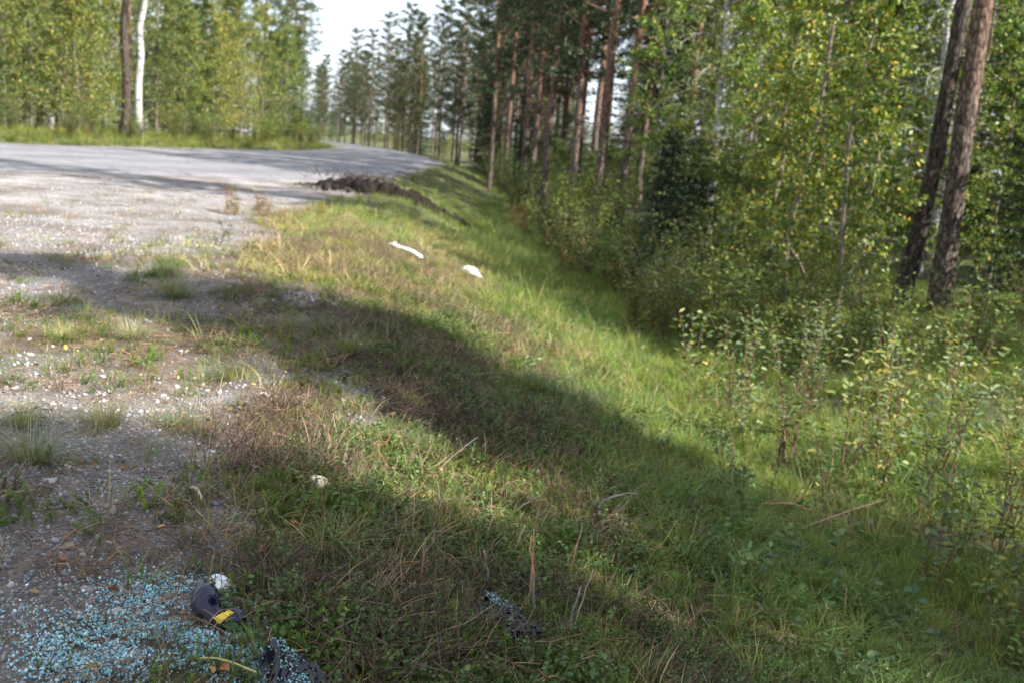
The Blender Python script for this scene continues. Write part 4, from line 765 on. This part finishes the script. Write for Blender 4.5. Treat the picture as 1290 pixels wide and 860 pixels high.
put_stick((.14, 3.14), [(-.005, .01, .15), (-.03, .02, .3)], .008, (.19, .165, .15), 'upright snapped sapling stem with splintered orange tip by the black film', OB)
put_stick((.13, 3.18), [(.0, .03, .15), (-.005, .05, .3)], .0035, TB, 'thin pale splinter standing against the orange-tipped snapped stem')
put_stick((-.0, 3.22), [(-.02, .02, .07), (-.035, .03, .15)], .008, GB, 'grey snapped stem just behind the black film')
put_stick((-.02, 3.22), [(-.04, .02, .08), (-.07, .02, .16)], .004, (.25, .13, .08), 'reddish thin twig leaning beside the grey snapped stem')
put_stick((.26, 3.06), [(.01, .02, .09), (.03, .03, .2)], .007, GB, 'grey broken stem standing right of the orange-tipped stem')
put_stick((.27, 3.1), [(.03, .03, .12), (.06, .04, .24)], .004, TB, 'thin tan twig leaning beside the grey broken stem')
put_stick((-.23, 3.0), [(.0, .01, .1), (.005, .02, .2)], .006, (.22, .14, .09), 'brown upright twig in the dry grass left of the black film')
put_stick((.05, 3.55), [(.03, .05, .06), (.06, .08, .14)], .006, TB, 'short tan stub leaning in the sprigs behind the snapped stems')
put_stick((.47, 4.5), [(.0, .0, .1), (.06, .0, .14), (.18, .03, .15)], .007, GB, 'grey twig bent at a right angle above the mossy bank')
put_stick((2.0, 6.35), [(.3, .12, .06), (.62, .25, .14)], .008, (.27, .2, .13), 'long tan stick lying across the ditch grass', name='fallen_stick', up=.06)
put_stick((1.75, 6.6), [(.2, -.1, .05), (.35, -.2, .04)], .012, (.3, .17, .09), 'short reddish stick lying in the ditch grass', name='fallen_stick', up=.05)
put_stick((-.75, 2.32), [(.1, -.06, .02), (.2, -.11, .02)], .0035, (.4, .38, .14), 'yellowish stalk lying over the broken glass', name='fallen_stick', up=.03)
put_stick((-.32, 4.5), [(.1, .12, .06), (.19, .2, .12)], .0025, GB, 'slanting thin twig in the sunlit moss', up=.01)
put_stick((.02, 4.1), [(.08, .07, .04), (.16, .14, .07)], .004, TB, 'slanting pale twig among the sprigs below the moss', up=.01)
put_stick((-1.13, 3.5), [(.06, -.12, .03), (.1, -.2, .02)], .007, (.38, .33, .22), 'short pale wood chip on the gravel edge', name='fallen_stick', up=.02)
for q in range(46):
    y = random.uniform(2.8, 9); x = float(Xc(y)) + random.uniform(.3, 4.2); a_ = random.random() * 6.28; l = random.uniform(.08, .28); up_ = random.random() < .45
    tp = [(math.cos(a_) * l * .15, math.sin(a_) * l * .15, l * .5), (math.cos(a_) * l * .3, math.sin(a_) * l * .3, l)] if up_ else [(math.cos(a_) * l * .5, math.sin(a_) * l * .5, .03), (math.cos(a_) * l, math.sin(a_) * l, .03)]
    put_stick((x, y), tp, random.uniform(.002, .0045), random.choice([GB, TB, DB, (.26, .15, .09)]), 'thin dry twig standing up from the bank' if up_ else 'thin dry twig lying on the bank', name='dry_twig', group='standing dry twigs' if up_ else 'lying dry twigs', up=.0 if up_ else .03)
for q in range(26):
    y = random.uniform(6, 9.5); x = float(Xc(y)) + random.uniform(2.4, 4.0); l = random.uniform(.3, .65)
    put_stick((x, y), [(random.gauss(0, .05), random.gauss(0, .05), l * .5), (random.gauss(0, .1), random.gauss(0, .1), l)], .004, random.choice([(.2, .13, .08), (.14, .1, .07), (.26, .2, .12)]), 'bare brown stalk standing in the ditch grass', name='bare_stalk', group='bare stalks in the ditch')
for x0, y0, tp in [(5.2, 15.6, [(-.3, 0, .7), (-.5, .1, 1.3)]), (5.4, 15.8, [(.1, .1, .6), (-.15, .2, 1.1)]), (4.95, 15.9, [(.35, 0, .5), (.55, .1, 1.0)])]:
    put_stick((x0, y0), tp, .022, (.42, .4, .37), 'dead grey branch sticking up from the brush under the birches', name='dead_branch', group='dead branches under the birches')

# ------------------------------------------------------------------ torn soil
clods = []
for k in range(5):
    me = stone_mesh(800 + k, M['soil'], 2); V = np.zeros(len(me.vertices) * 3); me.vertices.foreach_get('co', V); V = V.reshape(-1, 3)
    V *= (1 + (vn(V[:, 0] * 3 + V[:, 2] * 2, V[:, 1] * 3, .35, k) - .5)[:, None] * .7); me.vertices.foreach_set('co', V.ravel()); clods.append(me)
nu, nv = 130, 30; uu, vv = np.meshgrid(np.linspace(0, 1, nu), np.linspace(-1, 1, nv), indexing='ij'); hx = -4.75 + uu * 4.1; hy = 23.05 - uu * 2.0 + vv * (.42 - .12 * uu) + (vn(uu * 9, 0 * uu, 1, 90) - .5) * .3
hh = (1 - vv ** 2) ** .7 * np.interp(uu, [0, .12, .28, .45, 1], [.03, .12, .26, .22, .16]) * (.1 + 1.5 * fbm(hx, hy, .35, 91, 3)) * sst(1, .9, uu) + (vn(hx, hy, .13, 92) - .5) * .11 + (vn(hx, hy, .06, 93) - .5) * .06
hm = MB(); i, j = np.meshgrid(np.arange(nu - 1), np.arange(nv - 1), indexing='ij'); q = (i * nv + j).ravel()
hb = H(-2.7, 22.05); hm.add(np.stack([hx + 2.7, hy - 22.05, H(hx, hy) - hb + hh - .03], -1).reshape(-1, 3), np.stack([q, q + nv, q + nv + 1, q + 1], -1), (1, 1, 1))
obj('soil_heap', hm.mesh('soil_heap', M['soil']), None, (-2.7, 22.05, float(hb)), 'long ridge of black torn-up soil across the road shoulder', 'soil heap')
for q in range(90):
    t = random.random() ** .8; x = -4.7 + t * 4.0 + random.gauss(0, .2); y = 23.0 - t * 1.9 + random.gauss(0, .28); s = random.uniform(.05, .17) * (1.15 - .5 * t)
    obj('soil_clod', clods[q % 5], None, (x, y, float(H(x, y)) + s * .2), 'black clod of torn-up soil along the gouged track', 'clod', 'clods along the gouged track', None, (random.random() * 3, random.random() * 3, random.random() * 6), s)
for q in range(14):
    t = random.random(); x = -.9 + t * 1.3 + random.gauss(0, .15); y = 21.2 - t * 6 + random.gauss(0, .2); s = random.uniform(.05, .11)
    obj('soil_clod', clods[q % 5], None, (x, y, float(H(x, y)) + s * .2), 'small dark clod scattered down the grassy bank', 'clod', 'clods scattered down the bank', None, (random.random() * 3, random.random() * 3, random.random() * 6), s)
ct = rng.random(2600); cx = -4.9 + ct * 4.4 + rng.normal(0, .25, 2600); cy = 23.1 - ct * 2.1 + rng.normal(0, .3, 2600)
scatter('soil_crumbs', P3(cx, cy, .005), pebble, np.exp(rng.normal(-3.5, .5, 2600)).clip(.01, .1), rng.uniform(0, 6.28, (2600, 3)), tints(2600, (.04, .032, .026), .4, .05), 'dark soil crumbs spread around the torn-up ridge', 'soil')
ct = rng.random(1500); cx = -1.75 + ct * 1.2 + rng.normal(0, .3, 1500); cy = 7.9 - ct * 2.9 + rng.normal(0, .3, 1500)
scatter('bank_crumbs', P3(cx, cy, .003), pebble, np.exp(rng.normal(-4.1, .5, 1500)).clip(.006, .05), rng.uniform(0, 6.28, (1500, 3)), tints(1500, (.06, .05, .042), .5, .05), 'dark soil crumbs spilled down the top of the bank', 'soil')
rt = MB(); gr = np.random.default_rng(9)
for q in range(120):
    p = np.r_[gr.normal(0, .5), gr.normal(0, .2), gr.uniform(0, .2)]; d = unit(np.r_[gr.normal(size=2) * .8, gr.uniform(.1, 1.1)]); l = gr.uniform(.12, .42)
    rt.tube(np.stack([p, p + d * l * .5 + gr.normal(size=3) * .03, p + d * l + gr.normal(size=3) * .06]), [.008, .005, .002], 4, (.05, .038, .03), cap=False)
obj('root_tangle', rt.mesh('roots', M['wood']), None, (-3.7, 22.8, float(H(-3.7, 22.8))), 'dark tangle of torn roots and twigs on the soil heap', 'roots', kind='stuff')
rt2 = MB()
for q in range(70):
    p = np.r_[gr.normal(0, .12), gr.normal(0, .1), gr.uniform(-.01, .05)]; d = unit(np.r_[gr.normal(size=2), gr.uniform(-.1, .5)]); l = gr.uniform(.06, .2)
    rt2.tube(np.stack([p, p + d * l * .5 + gr.normal(size=3) * .012, p + d * l + gr.normal(size=3) * .02]), [.003, .0025, .001], 3, (.17, .12, .09), cap=False)
obj('brush_tangle', rt2.mesh('twigs', M['wood']), None, (.42, 4.35, float(H(.42, 4.35)) + .02), 'tangle of thin dead brush on the mossy bank', 'brush', kind='stuff')

# ------------------------------------------------------------------ litter from the crash
def crumple(seed, L, W, nl, nw, amp, mat, thick=.0025, sc=.06):
    g = np.random.default_rng(seed); u, v = np.meshgrid(np.linspace(-.5, .5, nl), np.linspace(-.5, .5, nw), indexing='ij')
    x = u * L; y = v * W * (1 + .35 * np.sin(u * 7 + seed)); z = amp * (np.abs(fbm(x + seed, y, sc, seed, 3) - .5) * 2.2 + .6 * np.abs(vn(x * 1.7 + y, y - x, sc * .5, seed + 3) - .5)) + .25 * W * np.cos(v * 4.0)
    x = x + (vn(x, y, sc, seed + 5) - .5) * sc * .7; y = y + (vn(x, y, sc, seed + 6) - .5) * sc * .7
    m = MB(); i, j = np.meshgrid(np.arange(nl - 1), np.arange(nw - 1), indexing='ij'); q = (i * nw + j).ravel()
    V = np.stack([x, y, z], -1).reshape(-1, 3); m.add(V, np.stack([q, q + nw, q + nw + 1, q + 1], -1), (1, 1, 1)); me = m.mesh('film', mat)
    return me, V
def film(name, seed, L, W, loc, rot, label, glass_at):
    me, V = crumple(seed, L, W, 54, 34, .055, M['black'], sc=.042); e = thing(name, [], loc, label, 'plastic film', None, rot)
    o = obj('film', me, e); o.modifiers.new('thick', 'SOLIDIFY').thickness = .003
    gm_ = MB(); st_ = [stone_mesh(900 + k, M['glass']) for k in range(3)]; base = [np.array([v.co[:] for v in s_.vertices]) for s_ in st_]; F = np.array([[v for v in p.vertices] for p in st_[0].polygons])
    for cx, cy, rad, n_ in glass_at:
        for k in range(int(n_ * 1.6)):
            p = V[np.argmin((V[:, 0] - rng.normal(cx, rad * .8)) ** 2 + (V[:, 1] - rng.normal(cy, rad * .8)) ** 2)] + rng.normal(size=3) * .0045 + np.array([0, 0, .004])
            gm_.add(base[k % 3] * min(.01, max(.002, rng.lognormal(-5.35, .4))) + p, F, (1, 1, 1))
    obj('glass_crust', gm_.mesh('glass_crust', M['glass']), e, kind='stuff'); return e
film('plastic_film', 3, .2, .11, (.06, 2.98, float(H(.06, 2.98)) + .035), (R(10), R(16), R(-40)), 'crumpled glossy black film with glass stuck to it at the foot of snapped stems', [(-.08, .0, .022, 120), (.05, -.05, .015, 60), (.0, .01, .05, 40)])
film('plastic_film', 8, .2, .12, (-.47, 2.29, float(H(-.47, 2.29)) + .012), (R(-5), R(14), R(-28)), 'crumpled glossy black film beside the broken glass below the dark blue can', [(-.06, .0, .03, 110), (.02, -.04, .02, 70)])

def make_can(mat_top, L=.135, r_=.036):
    nl, ns = 26, 40; u = np.linspace(0, 1, nl); th = np.linspace(0, 2 * np.pi, ns, endpoint=False); U, T = np.meshgrid(u, th, indexing='ij')
    prof = np.interp(U, [0, .03, .1, .16, .82, .9, .97, 1], [.7, .8, .98, 1, 1, .95, .8, .72])
    sq = 1 - .42 * np.exp(-((U - .62) / .28) ** 2); x = (U - .5) * L + .01 * np.sin(T) * (U > .8); y = prof * r_ * np.cos(T) * (1 + .12 * (1 - sq)); z = prof * r_ * np.sin(T) * sq
    z = z - .012 * np.exp(-((U - .6) / .12) ** 2) * (np.sin(T) > .2); z += .003 * np.sin(9 * U * np.pi + 2 * T) * (U > .35); y += .012 * (U - .5) ** 2 * 4
    V = np.stack([x, y, z], -1).reshape(-1, 3); i, j = np.meshgrid(np.arange(nl - 1), np.arange(ns), indexing='ij'); k = (j + 1) % ns
    F = np.stack([i * ns + j, i * ns + k, (i + 1) * ns + k, (i + 1) * ns + j], -1).reshape(-1, 4)
    a_ = T[:-1].ravel(); uu = U[:-1].ravel(); up_ = (a_ < 2.85) | (a_ > 5.6)
    yel = (uu > .64) & (uu < .82) & (a_ > 2.95 - (uu - .64) * 4.5 - .35) & (a_ < 2.85); redm = (uu > .57) & (uu <= .64) & (a_ > 2.6) & (a_ < 2.85)
    return V, F, up_, yel, redm, nl, ns
V, F, up_, yel, redm, nl, ns = make_can(None)
can = thing('crushed_can', [], (-.745, 2.53, float(H(-.745, 2.53)) + .038), 'crushed glossy navy can with yellow and red mark beside the broken glass', 'can', None, (R(-6), R(14), R(-32)), 1.22)
def sub(mask, name, mat, par=None):
    m = MB(); m.add(V, F[mask], (1, 1, 1)); me = m.mesh(name, mat, True); o = obj(name, me, par or can); return o
yel = yel & ~redm
sub(~up_, 'dull_underside', M['grey']); body = sub(up_ & ~yel & ~redm, 'glossy_body', M['navy'])
for nm, mk, mt in (('yellow_mark', yel, M['yellow']), ('red_mark', redm & up_, M['red'])): sub(mk, nm, mt, body)
m = MB(); th = np.linspace(0, 2 * np.pi, 24, endpoint=False); m.add(np.concatenate([[[.0, 0, 0]], np.c_[0 * th + .004 * np.cos(th * 2), .028 * np.cos(th), .03 * np.sin(th)]]), np.array([[0, k + 1, (k + 1) % 24 + 1] for k in range(24)]), (1, 1, 1))
lid = obj('end_lid', m.mesh('end_lid', M['grey'], True), can, (.078, .004, -.012), rz=(0, R(38), R(10))); lid.modifiers.new('thick', 'SOLIDIFY').thickness = .003
# white oval shell
def oval_shell(L, W, Hh, n1=22, n2=14):
    u, v = np.meshgrid(np.linspace(0, 2 * np.pi, n1, endpoint=False), np.linspace(0, 1, n2), indexing='ij')
    sup = 2.6; cx = np.sign(np.cos(u)) * np.abs(np.cos(u)) ** (2 / sup); cy = np.sign(np.sin(u)) * np.abs(np.sin(u)) ** (2 / sup)
    V = np.stack([cx * v * L / 2, cy * v * W / 2, Hh * (1 - v ** 2.6)], -1).reshape(-1, 3); i, j = np.meshgrid(np.arange(n1), np.arange(n2 - 1), indexing='ij'); k = (i + 1) % n1
    F = np.stack([i * n2 + j, i * n2 + j + 1, k * n2 + j + 1, k * n2 + j], -1).reshape(-1, 4); m = MB(); m.add(V, F, (1, 1, 1)); return m.mesh('shell', M['white'], True)
wc = thing('white_shell', [], (-.795, 2.735, float(H(-.795, 2.735)) + .022), 'small white oval plastic shell with dark cracks behind the navy can', 'plastic piece', None, (R(14), R(10), R(-32)), .85)
o = shell_ = obj('shell', oval_shell(.095, .062, .011), wc); o.modifiers.new('thick', 'SOLIDIFY').thickness = .003
for pts in ([(-.042, .004, .0075), (-.01, .0, .0128), (.02, -.004, .0122), (.043, -.002, .007)], [(-.02, -.026, .0075), (-.017, 0, .0123), (-.021, .024, .0082)], [(.012, .0, .0128), (.018, .014, .0116), (.016, .026, .0075)]):
    m = MB(); m.tube(np.array(pts), [.0007] * len(pts), 5); obj('crack', m.mesh('crack', M['grey']), shell_)
rim = MB(); th = np.linspace(0, 2 * np.pi, 26); c_, s__ = np.cos(th), np.sin(th); rim.tube(np.c_[np.sign(c_) * np.abs(c_) ** .77 * .0485, np.sign(s__) * np.abs(s__) ** .77 * .032, 0 * th - .002], [.0028] * 26, 6, cap=False); obj('rim', rim.mesh('rim', M['grey'], True), wc)
# white bent strip and broken white casing in the sunlit grass
m = MB(); u = np.linspace(-.5, .5, 20); c_ = np.c_[u * .62, .012 * np.sin(u * 3), .02 * np.cos(u * 3) + .004 * np.sin(u * 9)]; w = .056 - .016 * np.abs(u - .1) ; w[-1] *= .4; w[0] *= .8
prof = [(-1, 0), (-.75, .35), (0, .55), (.75, .35), (1, 0)]
V = np.stack([c_ + np.c_[0 * u, w * a_, w * b_] for a_, b_ in prof], 1).reshape(-1, 3); i, j = np.meshgrid(np.arange(19), np.arange(4), indexing='ij'); q = (i * 5 + j).ravel(); m.add(V, np.stack([q, q + 5, q + 6, q + 1], -1), (1, 1, 1))
st = thing('trim_strip', [], (-1.42, 12.55, float(H(-1.42, 12.55)) + .05), 'long white plastic trim strip lying bent in the sunlit grass', 'plastic strip', None, (0, R(9), R(-42)))
o = obj('strip', m.mesh('strip', M['white'], True), st); o.modifiers.new('thick', 'SOLIDIFY').thickness = .006
m = MB(); m.tube([[-.2, .02, .0], [-.2, .045, .05], [-.19, .05, .09]], [.012, .012, .008], 7); obj('clip', m.mesh('clip', M['black'], True), st)
m = MB(); m.tube([[-.29, .0, .01], [-.25, .03, .015], [-.2, .05, .03]], [.02, .03, .016], 8); obj('bracket', m.mesh('bracket', M['white'], True), st)
cs_ = thing('broken_casing', [], (-.62, 12.9, float(H(-.62, 12.9)) + .03), 'broken white plastic casing lying below the long trim strip', 'plastic piece', None, (R(-12), R(10), R(-14)))
o = obj('casing', oval_shell(.3, .17, .1), cs_); o.modifiers.new('thick', 'SOLIDIFY').thickness = .006
m = MB(); m.tube([[-.09, -.05, -.01], [-.1, -.06, -.07], [-.09, -.07, -.11]], [.018, .012, .006], 6); m.tube([[.05, -.06, -.01], [.02, -.07, -.05]], [.014, .006], 6); obj('inner_frame', m.mesh('inner_frame', M['black'], True), cs_)
m = MB(); m.tube([[.12, 0, .0], [.15, -.005, .005], [.17, -.005, .0]], [.03, .024, .012], 8); obj('mount_lug', m.mesh('mount_lug', M['white'], True), cs_)
